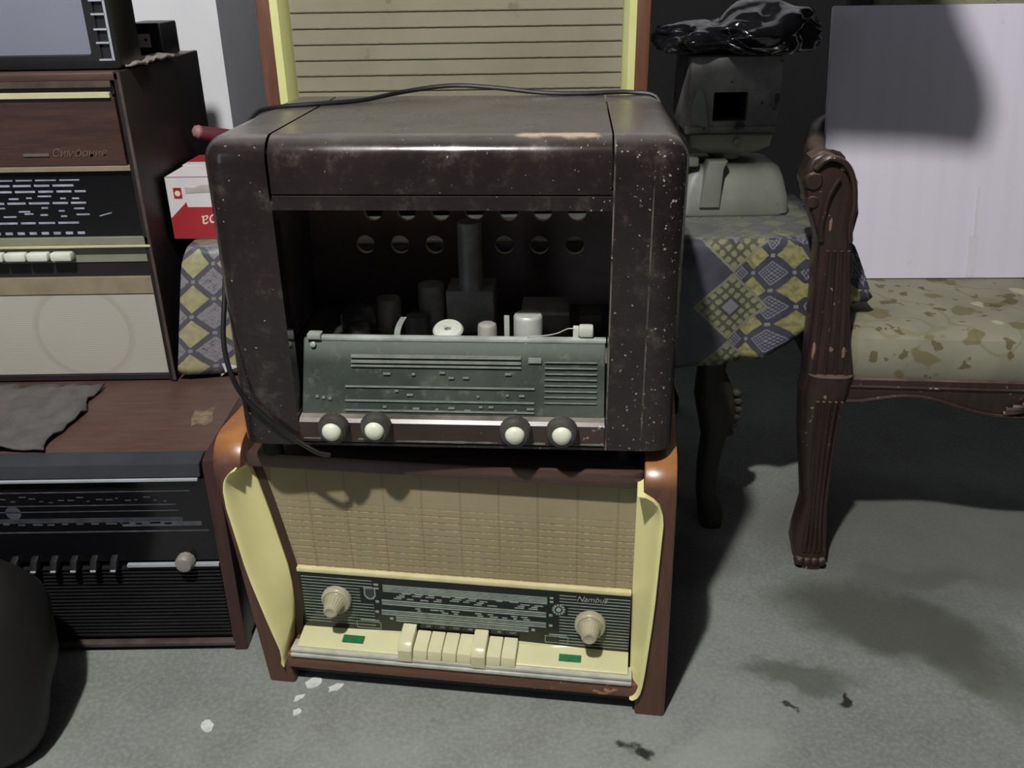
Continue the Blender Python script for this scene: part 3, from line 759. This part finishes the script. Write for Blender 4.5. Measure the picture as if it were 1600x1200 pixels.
# ------------------------------------------------------------------ LOWER LEFT RADIO (black front)
L_ = thing('black_front_radio', 'brown radio with black glass dial and ribbed black grille, on the floor at the left', 'radio', (-.412, 1.093, 0))
LW = .66; LD = .50
for x0, x1 in ((-.020, .0), (-LW, -LW + .02)):
    pts = [(0, 0), (.03, 0), (.03, .008), (LD - .03, .008), (LD - .03, 0), (LD, 0), (LD, .334), (.012, .334), (.003, .331), (0, .322)]
    obj('side_panel', prism(BM(), pts, 'x', x0, x1, .002), 'maroonwood', L_)
obj('top_panel', box(BM(), -LW + .02, -.020, .03, LD - .002, .318, .333, .002), 'walnut', L_)
obj('case_body', box(BM(), -LW + .02, -.020, .03, LD - .01, .02, .318), 'plinth', L_)
bm = BM(); prism(bm, [(.03, .3325), (.002, .327), (-.002, .309), (.006, .306), (.03, .306)], 'x', -LW + .02, -.024, .001, 1); obj('bezel', bm, 'slate', L_)
obj('bright_strip', box(BM(), -LW + .02, -.028, -.004, .006, .3025, .3068, .001), 'chrome', L_)
DB = obj('dial', box(BM(), -LW + .02, -.021, .004, .03, .165, .3025), 'blackglass', L_)
bm = BM()
def ll(x0, x1, z, t, y=.0035): box(bm, x0, x1, y, .0045, z - t / 2, z + t / 2)
ll(-LW + .05, -.045, .283, .0016); ll(-LW + .05, -.068, .261, .0014); ll(-LW + .05, -.066, .251, .0012)
for k in range(4): ll(-LW + .05, -.062, .239 - k * .002, .0008)
for k in range(34):
    x_ = -.53 + k * .0135; ll(x_, x_ + rnd.uniform(.004, .010), .268 + rnd.uniform(-.002, .008), .0015)
for k in range(22):
    x_ = -.53 + k * .021; ll(x_, x_ + rnd.uniform(.008, .016), .230 + rnd.uniform(-.001, .001), .0025)
ll(-.15, -.036, .2285, .007); ll(-LW + .05, -.028, .2165, .0022)
lathe(bm, [(.011, 0), (.011, .001)], (-.301, .0045, .250), (0, -1, 0), 20)
obj('dial_marking', bm, 'greyprint', DB)
bm = BM(); 
for x0, x1 in ((-.155, -.081), (-.058, -.021)): box(bm, x0, x1, .0, .006, .156, .1605)
obj('bright_strip', bm, 'chrome', L_)
for k in range(7):
    kx = -.345 + k * .0290
    bm = BM(); prism(bm, [(.004, .158), (-.010, .1575), (-.012, .161), (-.006, .172), (.004, .176)], 'x', kx - .005, kx + .005, .0015, 2)
    bb = obj('key_button', bm, 'black', L_)
    b2 = box(BM(), kx - .0040, kx + .0040, -.0135, -.010, .1572, .1605, .001); obj('key_tip', b2, 'chrome', bb)
obj('tuning_knob', lathe(BM(), [(.0135, 0), (.0135, .012), (.011, .016), (.004, .017)], (-.068, .004, .166), (0, -1, 0), 24, 1, .0006), 'can', L_)
GB = obj('speaker_grille', box(BM(), -LW + .02, -.021, .010, .03, .020, .157), 'black', L_)
bm = BM()
for k in range(20): prism(bm, [(.010, .026 + k * .0064), (.004, .0275 + k * .0064), (.004, .0295 + k * .0064), (.010, .031 + k * .0064)], 'x', -LW + .021, -.022)
obj('grille_rib', bm, 'black', GB, kind='stuff')
obj('base_strip', box(BM(), -LW + .02, -.016, -.002, .02, .010, .0165, .001), 'scuff', L_)
obj('base_strip', box(BM(), -LW + .02, -.016, .004, .03, .004, .0095, .001), 'plinth', L_)
bm = BM(); pr = []
for k in range(13):
    a = 2 * PI * k / 13; r_ = 1 + .35 * noise.noise((k * 1.7, 3, 0))
    pr.append((-.058 + (.016 + .004 * (k % 2)) * r_ * math.cos(a) - .004 * math.sin(3 * a), .135 + (.034 - .012 * (k % 3 == 1)) * r_ * math.sin(a)))
prism(bm, pr, 'z', .3328, .3334); obj('worn_patch', bm, 'patch', L_, label='pale patch where the veneer is worn through')

# ------------------------------------------------------------------ UPPER LEFT RADIO
U_ = thing('tall_console_radio', 'tall dark radio with walnut fascia and pale speaker cloth, stacked on the black-fronted radio', 'radio', (-.56, 1.36, .3345))
UW = .66; UD = .36
outl = lambda: [(0, 0), (UD, 0), (UD, .484), (.0, .484)]
for x0, x1 in ((-.004, .007), (-UW, -UW + .02)):
    bm = prism(BM(), outl(), 'x', x0, x1, .002)
    obj('side_panel', bm, 'darkside', U_)
bm = BM(); box(bm, .003, .0075, -.0015, .002, .002, .484); obj('edge_strip', bm, 'scuff', U_)
obj('top_panel', box(BM(), -UW + .02, .006, .0, UD, .472, .4835, .002), 'walnut', U_)
obj('case_body', box(BM(), -UW + .02, .006, .02, UD - .005, .006, .472), 'plinth', U_)
def ub(name, mat, x1, z0, z1, y0=.004, bev=.0005, x0=-UW + .02): return obj(name, box(BM(), x0, x1, y0, .022, z0, z1, bev, 1), mat, U_)
ub('top_rail', 'scuff', -.009, .463, .472, -.001); ub('upper_fascia', 'darkside', -.008, .453, .463, .006)
ub('trim_strip', 'yellowstrip', -.013, .4485, .4565, -.001)
FA = ub('fascia', 'walnutface', -.009, .352, .4485)
bm = BM(); box(bm, -.158, -.120, .002, .0045, .3665, .3705); add_text(bm, 'Симфония', .016, FRONT(-.117, .003, .3655), .35); obj('name_plate', bm, 'dimbrass', FA)
ub('trim_strip', 'tanstrip', -.003, .344, .351, -.001)
UDL = ub('dial', 'blackglass', .004, .243, .344, .006)
bm = BM(); rnd = random.Random(4)
def ul(x0, x1, z, t): box(bm, x0, x1, .0052, .0062, z - t / 2, z + t / 2)
for xr, z, t in ((-.085, .3305, .0018), (-.081, .3225, .003), (-.079, .3135, .003), (-.077, .296, .003), (-.098, .2655, .003)):
    x = -UW + .05
    while x < xr - .012:
        l_ = rnd.uniform(.022, .032); ul(x, min(x + l_, xr), z, t); x += l_ + .005
for zc, n_ in ((.3045, 2), (.286, 3), (.278, 3)):
    x = -.5
    while x < -.10:
        l_ = rnd.uniform(.008, .022); ul(x, x + l_, zc + rnd.uniform(-.003, .003), .0022); x += l_ + rnd.uniform(.006, .02)
for k in range(24): ul(-.53 + k * .0185, -.519 + k * .0185, .2495, .004)
bm2 = box(BM(), -.066, -.046, .0052, .0062, .277, .2785); xf(bm2, Matrix.Translation((-.056, 0, .278)) @ Matrix.Rotation(-.25, 4, 'Y') @ Matrix.Translation((.056, 0, -.278)))
me_ = bpy.data.meshes.new('t'); bm2.to_mesh(me_); bm2.free(); bm.from_mesh(me_); bpy.data.meshes.remove(me_)
obj('dial_marking', bm, 'blueprint', UDL)
ub('key_ledge', 'olive', .004, .2315, .243, .0); ub('trim_strip', 'yellowstrip', .006, .2275, .231, -.003)
ub('key_panel', 'olive', .006, .2015, .2275, .008)
for k in range(12):
    x1 = -.1165 - k * .0345 + (.0 if k == 0 else -.002)
    obj('key_button', box(BM(), x1 - .0325, x1, -.010, .012, .2085, .2215, .003, 2), 'whitekey', U_)
ub('lower_band', 'darkside', .006, .178, .2015, .010)
ub('trim_panel', 'tanstrip', .006, .1505, .178, .004)
UG = ub('speaker_grille', 'palecloth', .006, .012, .150, .006)
ub('base_strip', 'plinth', .006, .0015, .011, .004)

# crumpled dusty paper along the top edge, TV, adapter box
def blob(c_, rad, sub=4, amp=.2, fr=3, seed=0, ridge=False, flat=None):
    bm = BM(); bmesh.ops.create_icosphere(bm, subdivisions=sub, radius=1)
    for q in bm.verts:
        d = q.co.normalized(); nn = noise.noise(d * fr + Vector((seed, seed * 1.7, 0)))
        if ridge: nn = (1 - 2 * abs(nn)) * .6 + .5 * (1 - 2 * abs(noise.noise(d * fr * 2.3 + Vector((seed, 0, 5)))))- .5
        r_ = 1 + amp * nn
        q.co = Vector((c_[0] + d.x * rad[0] * r_, c_[1] + d.y * rad[1] * r_, c_[2] + d.z * rad[2] * r_))
        if flat is not None and q.co.z < flat: q.co.z = flat
    return bm
UT = .3345 + .484
def rag(name, x0, x1, y0, y1, z, amp, mat, seed, nx=16, ny=16, th=.003, edge=.25):
    bm = BM(); G = []
    for a in range(nx + 1):
        r_ = []
        for c_ in range(ny + 1):
            u_, v_ = a / nx, c_ / ny
            e = edge * noise.noise((u_ * 3 + seed, v_ * 3, 0))
            x = x0 + (x1 - x0) * (u_ + e * .3); y = y0 + (y1 - y0) * (v_ + e * .3)
            r_.append(bm.verts.new((x, y, z + max(0, amp * (noise.noise((x * 45 + seed, y * 45, 0)) + .4 * noise.noise((x * 110, y * 110, seed)) + .45)))))
        G.append(r_)
    for a in range(nx):
        for c_ in range(ny): bm.faces.new((G[a][c_], G[a + 1][c_], G[a + 1][c_ + 1], G[a][c_ + 1]))
    o = obj(name, bm, mat, None, 1.4); s_ = o.modifiers.new('t', 'SOLIDIFY'); s_.thickness = th; s_.offset = 1
    return o
tag(rag('paper_scrap', -.590, -.545, 1.40, 1.58, UT + .0005, .006, 'palerag', 2.), 'dusty crumpled paper scrap on the top right edge of the tall left radio', 'paper')
TVt = thing('small_television', 'small black television with grey screen on top of the tall left radio', 'television', (-.726, 1.385, UT))
TVo = boolean(box(BM(), -.22, .168, 0, .09, 0, .30, .008, 2), [box(BM(), -.200, .128, -.05, .016, .020, .28, .004, 1), box(BM(), .142, .160, -.05, .004, .015, .24)])
obj('cabinet', TVo, 'black', TVt)
bm = BM(); R = []
for k in range(13):
    z = .018 + .264 * k / 12
    R.append([(-.202 + .332 * j / 12, .013 - .006 * (1 - ((j - 6) / 6) ** 2) * (1 - ((k - 6) / 6) ** 2), z) for j in range(13)])
rings(bm, R, False, False); bm.normal_update()
so = obj('screen', bm, 'screen', TVt)
bm = BM()
for z in (.013, .036, .054, .074, .092, .115, .14): box(bm, .138, .158, -.001, .005, z, z + .0025)
box(bm, .157, .1605, -.001, .005, .013, .24); obj('button_frame', bm, 'chrome', TVt)
obj('back_shell', prism(BM(), [(-.20, .09), (.150, .09), (.105, .20), (.05, .27), (-.15, .27)], 'z', .01, .27, .01, 2), 'black', TVt)
AB = thing('adapter_box', 'small black box with a white label, beside the television on the tall left radio', 'box', (-.605, 1.605, UT))
obj('housing', box(BM(), -.02, .034, 0, .08, 0, .052, .003), 'black', AB)
bm = box(BM(), -.012, .014, -.0012, .0005, .014, .035); lb = obj('paper_label', bm, 'whitecard', AB)
obj('label_dot', lathe(BM(), [(.0025, 0), (.0025, .0006)], (.007, -.0012, .026), (0, -1, 0), 12), 'black', lb)
tag(rag('grey_rag', -.98, -.66, 1.12, 1.335, .3345, .010, 'greycloth', 6., 20, 14), 'dark grey rag lying on the black-fronted radio under the tall radio', 'cloth')

# ------------------------------------------------------------------ RED AND WHITE BOX
CB = thing('printed_carton', 'red and white printed carton on the oilcloth, left of the dark radio', 'box', (-.542, 1.43, TZ + .004), -.02)
obj('carton', box(BM(), 0, .125, 0, .17, 0, .100, .001, 1), 'whitecard', CB)
bm = BM(); prism(bm, [(.0005, .001), (.124, .001), (.124, .052), (.030, .052), (.029, .060), (.0005, .034)], 'y', -.0006, .0005); RP = obj('red_print', bm, 'redcard', CB)
bm = BM(); add_text(bm, 'edba', .030, Matrix.Translation((.106, -.0008, .046)) @ Matrix.Rotation(PI / 2, 4, 'X') @ Matrix.Rotation(PI + .15, 4, 'Z'), .3); obj('lettering', bm, 'letter', RP)
bm = BM(); box(bm, .011, .024, -.0006, .0005, .066, .083); prism(bm, [(.0, .0998), (.125, .0998), (.125, .1002), (.0, .1002)], 'y', -.0006, .0)
em = obj('crest', bm, 'redcard', CB); bm = BM(); lathe(bm, [(.0045, 0), (.0045, .0007)], (.0175, -.0006, .074), (0, -1, 0), 14); obj('crest_emblem', bm, 'letter', em)
obj('grey_flap_print', prism(BM(), [(.030, .074), (.124, .078), (.124, .090), (.055, .087), (.045, .083), (.030, .084)], 'y', -.0006, .0005), 'greyprint2', CB)
obj('top_flap', box(BM(), .0, .125, .085, .171, .1003, .1018), 'whitecard', CB)
obj('flap_print', prism(BM(), [(.0, .11), (.125, .11), (.125, .171), (.0, .171)], 'z', .1018, .1022), 'redcard', CB)
MR = thing('maroon_roll', 'maroon cloth roll with a dull pink end behind the printed carton', 'roll', (-.50, 1.64, TZ + .004))
obj('cloth_roll', blob((.03, .02, .05), (.065, .045, .075), 3, .15, 2, 3, flat=0), 'maroon', MR)
obj('rolled_end', tube(BM(), [(.05, -.02, .125), (.02, -.04, .133), (-.015, -.06, .142), (-.026, -.066, .146)], lambda t: .012 - .003 * abs(t - .5), 12), 'maroon', MR)
obj('roll_tip', lathe(BM(), [(.0095, 0), (.0115, .006), (.009, .013), (.003, .016)], (-.020, -.0635, .144), (-.7, -.45, .25), 14), 'pink', MR)

# ------------------------------------------------------------------ SCALE, GRIMY BOX, PLASTIC BAG
SCL = thing('kitchen_scale', 'grey-green enamelled old kitchen scale on the oilcloth right of the dark radio', 'scale', (.385, 1.60, TZ + .004))
bm = BM(); R = []
def rr_(hx, hy, r_, n=5):
    out = []
    for cx, cy, a0 in ((hx - r_, hy - r_, 0), (-hx + r_, hy - r_, PI / 2), (-hx + r_, -hy + r_, PI), (hx - r_, -hy + r_, 1.5 * PI)):
        for k in range(n + 1): out.append((cx + r_ * math.cos(a0 + PI / 2 * k / n), cy + r_ * math.sin(a0 + PI / 2 * k / n)))
    return out
for z, hx, hy, r_ in ((0, .095, .075, .02), (.004, .097, .077, .02), (.03, .094, .074, .02), (.062, .086, .064, .022), (.076, .080, .058, .025), (.083, .070, .048, .025), (.085, .05, .03, .02)):
    R.append([(x - .002, y, z) for x, y in rr_(hx, hy, r_)])
rings(bm, R); obj('body', bm, 'scale', SCL)
bm = BM(); prism(bm, [(-.062, .016), (-.028, .016), (-.026, .080), (-.020, .094), (-.052, .094), (-.055, .080)], 'y', -.082, -.04, .003, 2); obj('neck', bm, 'scale', SCL)
bm = BM(); R = []
for z, hx, hy in ((.090, .022, .03), (.098, .026, .034), (.108, .052, .055), (.116, .066, .062), (.134, .069, .066), (.136, .066, .064)):
    R.append([(x - .015, y - .012, z) for x, y in rr_(hx, hy, .012)])
rings(bm, R); obj('pan', bm, 'scale', SCL)
obj('pan_catch', lathe(BM(), [(.006, 0), (.006, .004), (.002, .006)], (-.008, -.079, .126), (0, -1, 0), 10), 'grime', SCL)
obj('weight_lug', box(BM(), -.088, -.066, -.07, -.045, .083, .098, .003), 'scale', SCL)
GX = thing('grimy_metal_box', 'grimy grey metal box with a square black opening, standing on the scale pan', 'box', (.370, 1.588, TZ + .004 + .1365))
gb = boolean(box(BM(), -.075, .075, -.055, .09, 0, .122, .006, 2), [box(BM(), -.034, .022, -.2, .07, .020, .066, .002, 1)])
gbo = obj('housing', gb, 'grime', GX)
obj('opening_lining', boolean(box(BM(), -.036, .024, -.045, .075, .018, .068), [box(BM(), -.033, .021, -.2, .065, .021, .065)]), 'hole', GX)
bm = BM(); prism(bm, [(-.069, .016), (-.040, .010), (-.044, .04), (-.053, .072), (-.062, .070), (-.070, .045)], 'y', -.0585, -.053, .001, 1); obj('scoop_plate', bm, 'scale', GX)
obj('foot_rail', box(BM(), -.078, .072, -.058, -.045, .0, .012, .002), 'grime', GX)

def smooth01(t): t = min(1, max(0, t)); return t * t * (3 - 2 * t)
bm = BM(); bmesh.ops.create_icosphere(bm, subdivisions=5, radius=1)
for q in bm.verts:
    d = q.co.normalized()
    n1 = noise.noise(d * 1.7 + Vector((1, 2, 3))); n2 = 1 - 2 * abs(noise.noise(d * 2.3 + Vector((7, 1, 0)))); n3 = 1 - 2 * abs(noise.noise(d * 5.5 + Vector((0, 4, 9))))
    r_ = 1 + .26 * n1 + .20 * n2 + .05 * n3 - .30 * math.exp(-((d.x + .28) / .20) ** 2)
    x = d.x * .118 * r_; y = d.y * .085 * r_; z = .032 + d.z * (.030 + .022 * smooth01(d.x + .35)) * r_ - .012 * (1 - smooth01(d.x + .5)) - .022 * math.exp(-((d.x - .25) / .3) ** 2) * max(0, -d.y)
    x = max(x, -.128)
    z = max(z, .002)
    q.co = Vector((x, y, z))
bag = obj('plastic_bag', bm, 'bag', None, 1.5)
bag.location = (.372, 1.592, TZ + .004 + .1365 + .124)
tag(bag, 'crumpled shiny black plastic bag on top of the grimy metal box', 'bag')

# ------------------------------------------------------------------ ARMCHAIR
AC = thing('carved_armchair', 'worn carved dark wood armchair with floral olive seat at the right', 'armchair', (.50, 1.31, 0), -.10)
# local frame: x right, y back; convert measured world numbers (leg in plane y=1.31)
def W2(pts): return [(x - .50, z) for x, z in pts]
legL = W2([(.465, .36), (.460, .33), (.466, .258), (.479, .173), (.486, .123), (.479, .071), (.478, .04), (.484, .018), (.492, 0)])
legR = W2([(.537, .36), (.535, .335), (.529, .294), (.526, .247), (.525, .186), (.529, .124), (.536, .059), (.539, .02), (.535, 0)])
dep = lambda z: .026 + .010 * max(0, (z - .2) / .16) + .010 * math.exp(-(z / .035) ** 2)
LB = flat_leg((legL, legR), 0, dep, 5)
rnd = random.Random(8)
for k in range(5):            # carved flutes and foot toes
    x = -.015 + k * .0085
    tube(LB, [(x * 1.1, -.036, .32), (x * .95 + .002, -.030, .25), (x * .8 + .006, -.0265, .17), (x * .75 + .010, -.0255, .10), (x * 1.0 + .012, -.032, .035)], .0028, 6, 5)
for k in range(4): lathe(LB, [(.0085, -.008), (.009, 0), (.006, .007), (.001, .010)], (-.008 + k * .012, -.030, .014), (0, -.9, .2), 10)
la = obj('leg', LB, 'carved', AC)
g = la.copy(); COL.objects.link(g); g.parent = AC; g.location = (.64, 0, 0); g.scale = (-1, 1, 1)
for xx in (.085, .555):
    bk = BM(); prism(bk, [(.33, 0), (.37, 0), (.36, .2), (.40, .40), (.47, .95), (.44, .95), (.36, .40), (.325, .2)], 'x', xx - .02, xx + .02, .004, 2); obj('back_leg', bk, 'carved', AC)
# apron with wavy lower edge
pts = [(.03, .352)]
N = 40
pts += [(.60, .352)]
for k in range(N + 1):
    t = 1 - k / N; x = .03 + .57 * t; c0 = (t - .5)
    pts.append((x, .316 - .030 * math.exp(-(c0 / .16) ** 2) - .006 * math.cos(t * 18)))
AP = obj('seat_rail', prism(BM(), pts, 'y', -.018, .016, .003, 2), 'carved', AC)
bm = BM(); tube(bm, [(.03, -.019, .340), (.2, -.0195, .340), (.4, -.0195, .340), (.60, -.019, .340)], .0022, 6, 4)
P = [(.03 + .57 * k / 40, -.019, .320 - .030 * math.exp(-((k / 40 - .5) / .16) ** 2) - .006 * math.cos(k / 40 * 18)) for k in range(41)]
tube(bm, P, .0032, 6, 1, False)
for k in range(9):
    a = PI * k / 8; tube(bm, [(.315, -.019, .312), (.315 + .02 * math.cos(a), -.024, .306 + .012 * math.sin(a)), (.315 + .042 * math.cos(a), -.019, .300 + .018 * math.sin(a))], .0035, 6, 3)
obj('rail_carving', bm, 'carved', AP)
obj('side_rail', box(BM(), .0, .03, .015, .36, .31, .352, .003), 'carved', AC); obj('side_rail', box(BM(), .61, .64, .015, .36, .31, .352, .003), 'carved', AC)
# cushion
bm = BM(); R = []
for t, z in ((0, .352), (0.3, .362), (.5, .385), (.35, .405), (.0, .418), (-.8, .424), (-2.2, .428)):
    ins = -t * .012
    R.append([(x + .32, y + .175, z) for x, y in rr_(.293 - ins, .185 - ins, .03)])
rings(bm, R); obj('seat_cushion', bm, 'floral', AC)
# arm post: silhouette prism with flutes, then scroll and arm
pl = [(.465, .341), (.463, .386), (.461, .472), (.458, .535), (.456, .575), (.440, .615), (.428, .645), (.424, .672), (.432, .694), (.447, .703), (.462, .700), (.478, .688), (.490, .668), (.503, .645), (.509, .615), (.506, .590), (.502, .570), (.512, .505), (.525, .42), (.541, .345)]
pl = [(x - .50, z) for x, z in pl]
PB = prism(BM(), pl, 'y', -.020, .030, .007, 3)
for k in range(4):
    f = (k + .5) / 4
    def px(z): 
        a = -.041 + (.0) ; return a
    tube(PB, [(-.030 + f * .064 - .002, -.0205, .36), (-.032 + f * .054, -.0205, .45), (-.034 + f * .040, -.0205, .56)], .0030, 6, 5)
AR = obj('arm_post', PB, 'carved', AC)
bm = BM(); R = []
lathe(bm, [(.003, -.027), (.011, -.026), (.0145, -.02), (.0155, .02), (.012, .034), (.003, .036)], (-.062, .002, .662), (0, 1, 0), 18)
lathe(bm, [(.003, -.026), (.008, -.025), (.0095, -.02), (.0095, .02), (.003, .03)], (-.060, .002, .632), (0, 1, 0), 14)
tube(bm, [(-.062, -.022, .680), (-.045, -.026, .696), (-.022, -.026, .688), (-.008, -.026, .664), (-.002, -.026, .630), (-.004, -.026, .600), (.0, -.024, .575)], .0045, 8, 4)
tube(bm, [(-.040, -.022, .575), (-.044, -.0255, .60), (-.040, -.0265, .64), (-.028, -.026, .668)], .0035, 8, 4)
obj('arm_scroll', bm, 'carved', AR)
bm = BM(); rnd = random.Random(21)
for px_, pz_, rx_, rz_ in ((-.004, .655, .006, .012), (.0005, .622, .004, .010), (-.018, .680, .010, .004), (-.030, .60, .0025, .012), (-.012, .452, .003, .008), (-.030, .40, .0028, .020), (.016, .398, .004, .010), (-.004, .403, .004, .005)):
    prism(bm, [(px_ + rx_ * rnd.uniform(.6, 1.1) * math.cos(2 * PI * k / 9), pz_ + rz_ * rnd.uniform(.6, 1.1) * math.sin(2 * PI * k / 9)) for k in range(9)], 'y', -.0208, -.0195)
obj('worn_patch', bm, 'wornedge', AR, label='bare worn spots on the carved wood', kind='stuff')
AM = obj('arm', tube(BM(), [(-.035, .0, .682), (-.034, .08, .672), (-.02, .18, .664), (.004, .30, .664), (.03, .38, .676), (.085, .425, .690)], lambda t: .021 - .006 * t, 12, 6), 'carved', AC)
for src in (AR, AM):
    g = src.copy(); COL.objects.link(g); g.parent = AC; g.scale = (-1, 1, 1); g.location = (.64, 0, 0)
    for ch in src.children: d = ch.copy(); COL.objects.link(d); d.parent = g
# back
bm = BM(); prism(bm, [(.40, .47), (.42, .47), (.485, .98), (.465, .98)], 'x', .10, .54, .008, 3); obj('back_upholstery', bm, 'floral', AC)
bm = BM(); tube(bm, [(.06, .455, .95), (.12, .465, .99), (.32, .47, 1.03), (.52, .465, .99), (.58, .455, .95)], .022, 12, 6); obj('crest_rail', bm, 'carved', AC)

# white sheet leaning on the seat
PW, PH = .52, .462
WP = thing('white_panel', 'large white ribbed board leaning on the armchair seat', 'board', (.552, 1.552, .4295), -.03)
bm = box(BM(), 0, PW, 0, .012, 0, PH, .001, 1)
pt = obj('board', bm, 'panel', WP)
bm = BM(); box(bm, .262, .278, -.0006, .0, .002, .075); box(bm, .268, .274, -.0009, .0, .075, .16); tp = obj('clear_tape', bm, 'tape', WP, label='glossy clear tape')
WP.rotation_euler = (-.235, 0, -.03)

# ------------------------------------------------------------------ small floor things and dark lump at the left
rnd = random.Random(12)
lab = ['largest white plaster chip, on the floor by the cream-winged radio left foot', 'white plaster chip on the floor, right of the largest chip', 'elongated white plaster chip on the floor just before the largest chip',
       'small white chip, nearest the camera in the row by the radio foot', 'pale plaster chip on the floor, leftmost and apart from the others']
for (x, y, rx, ry, a), lb_ in zip(((-.297, 1.020, .013, .011, .3), (-.262, 1.009, .012, .007, .6), (-.311, .990, .009, .005, .7), (-.309, .962, .007, .006, .9), (-.427, .938, .009, .011, .4)), lab):
    pr = []
    for k in range(11):
        t = 2 * PI * k / 11; r_ = 1 + rnd.uniform(-.25, .25); u_, v_ = rx * r_ * math.cos(t), ry * r_ * math.sin(t)
        pr.append((u_ * math.cos(a) - v_ * math.sin(a), u_ * math.sin(a) + v_ * math.cos(a)))
    o = obj('plaster_chip', prism(BM(), pr, 'z', 0, .0012), 'chip'); o.location = (x, y, .0001)
    tag(o, lb_, 'plaster chip', 'plaster chips on the floor')
bm = blob((0, 0, .11), (.150, .145, .175), 4, .12, 1.8, 4., flat=0)
db = obj('dark_lump', bm, 'darklump', None, 1.2); db.location = (-.765, .935, 0)  # rounded matt black lump filling the lower left corner
tag(db, 'slumped dark lump on the floor at the left edge', 'bag')
SH = thing('shoe', 'grey-blue shoe with a black sole on the floor at the right edge', 'shoe', (.93, 1.20, 0), .45)
obj('upper', blob((0, 0, .04), (.085, .04, .042), 3, .08, 2, 1., flat=.012), 'shoe', SH)
bm = BM(); prism(bm, [(.088 * math.cos(2 * PI * k / 20), .043 * math.sin(2 * PI * k / 20)) for k in range(20)], 'z', 0, .013, .003, 2); obj('sole', bm, 'rubber', SH)

# added unseen blocker above the view, shaped to shadow the white board
SK = thing('shadow_blocker', 'unseen blocker added above the view to shadow the white board', 'blocker', (.185, .95, 1.3085))
pts = [(-.19, -.002), (-.075, -.002), (-.05, .02), (0, .078), (.126, .068), (.203, .055), (.217, .071), (.219, .12), (.201, .172), (.173, .22), (.149, .262), (.10, .38), (.03, .42), (-.035, .38), (-.045, .11), (-.20, .088)]
obj('blocker_body', prism(BM(), [(x * .75, z * .75) for x, z in pts], 'y', -.03, .03, .02, 4), 'blocker', SK)
obj('blocker_rope', tube(BM(), [(.022, 0, .30), (.022, 0, .7), (.022, 0, 1.1905)], .006, 8, 3), 'cord', SK)
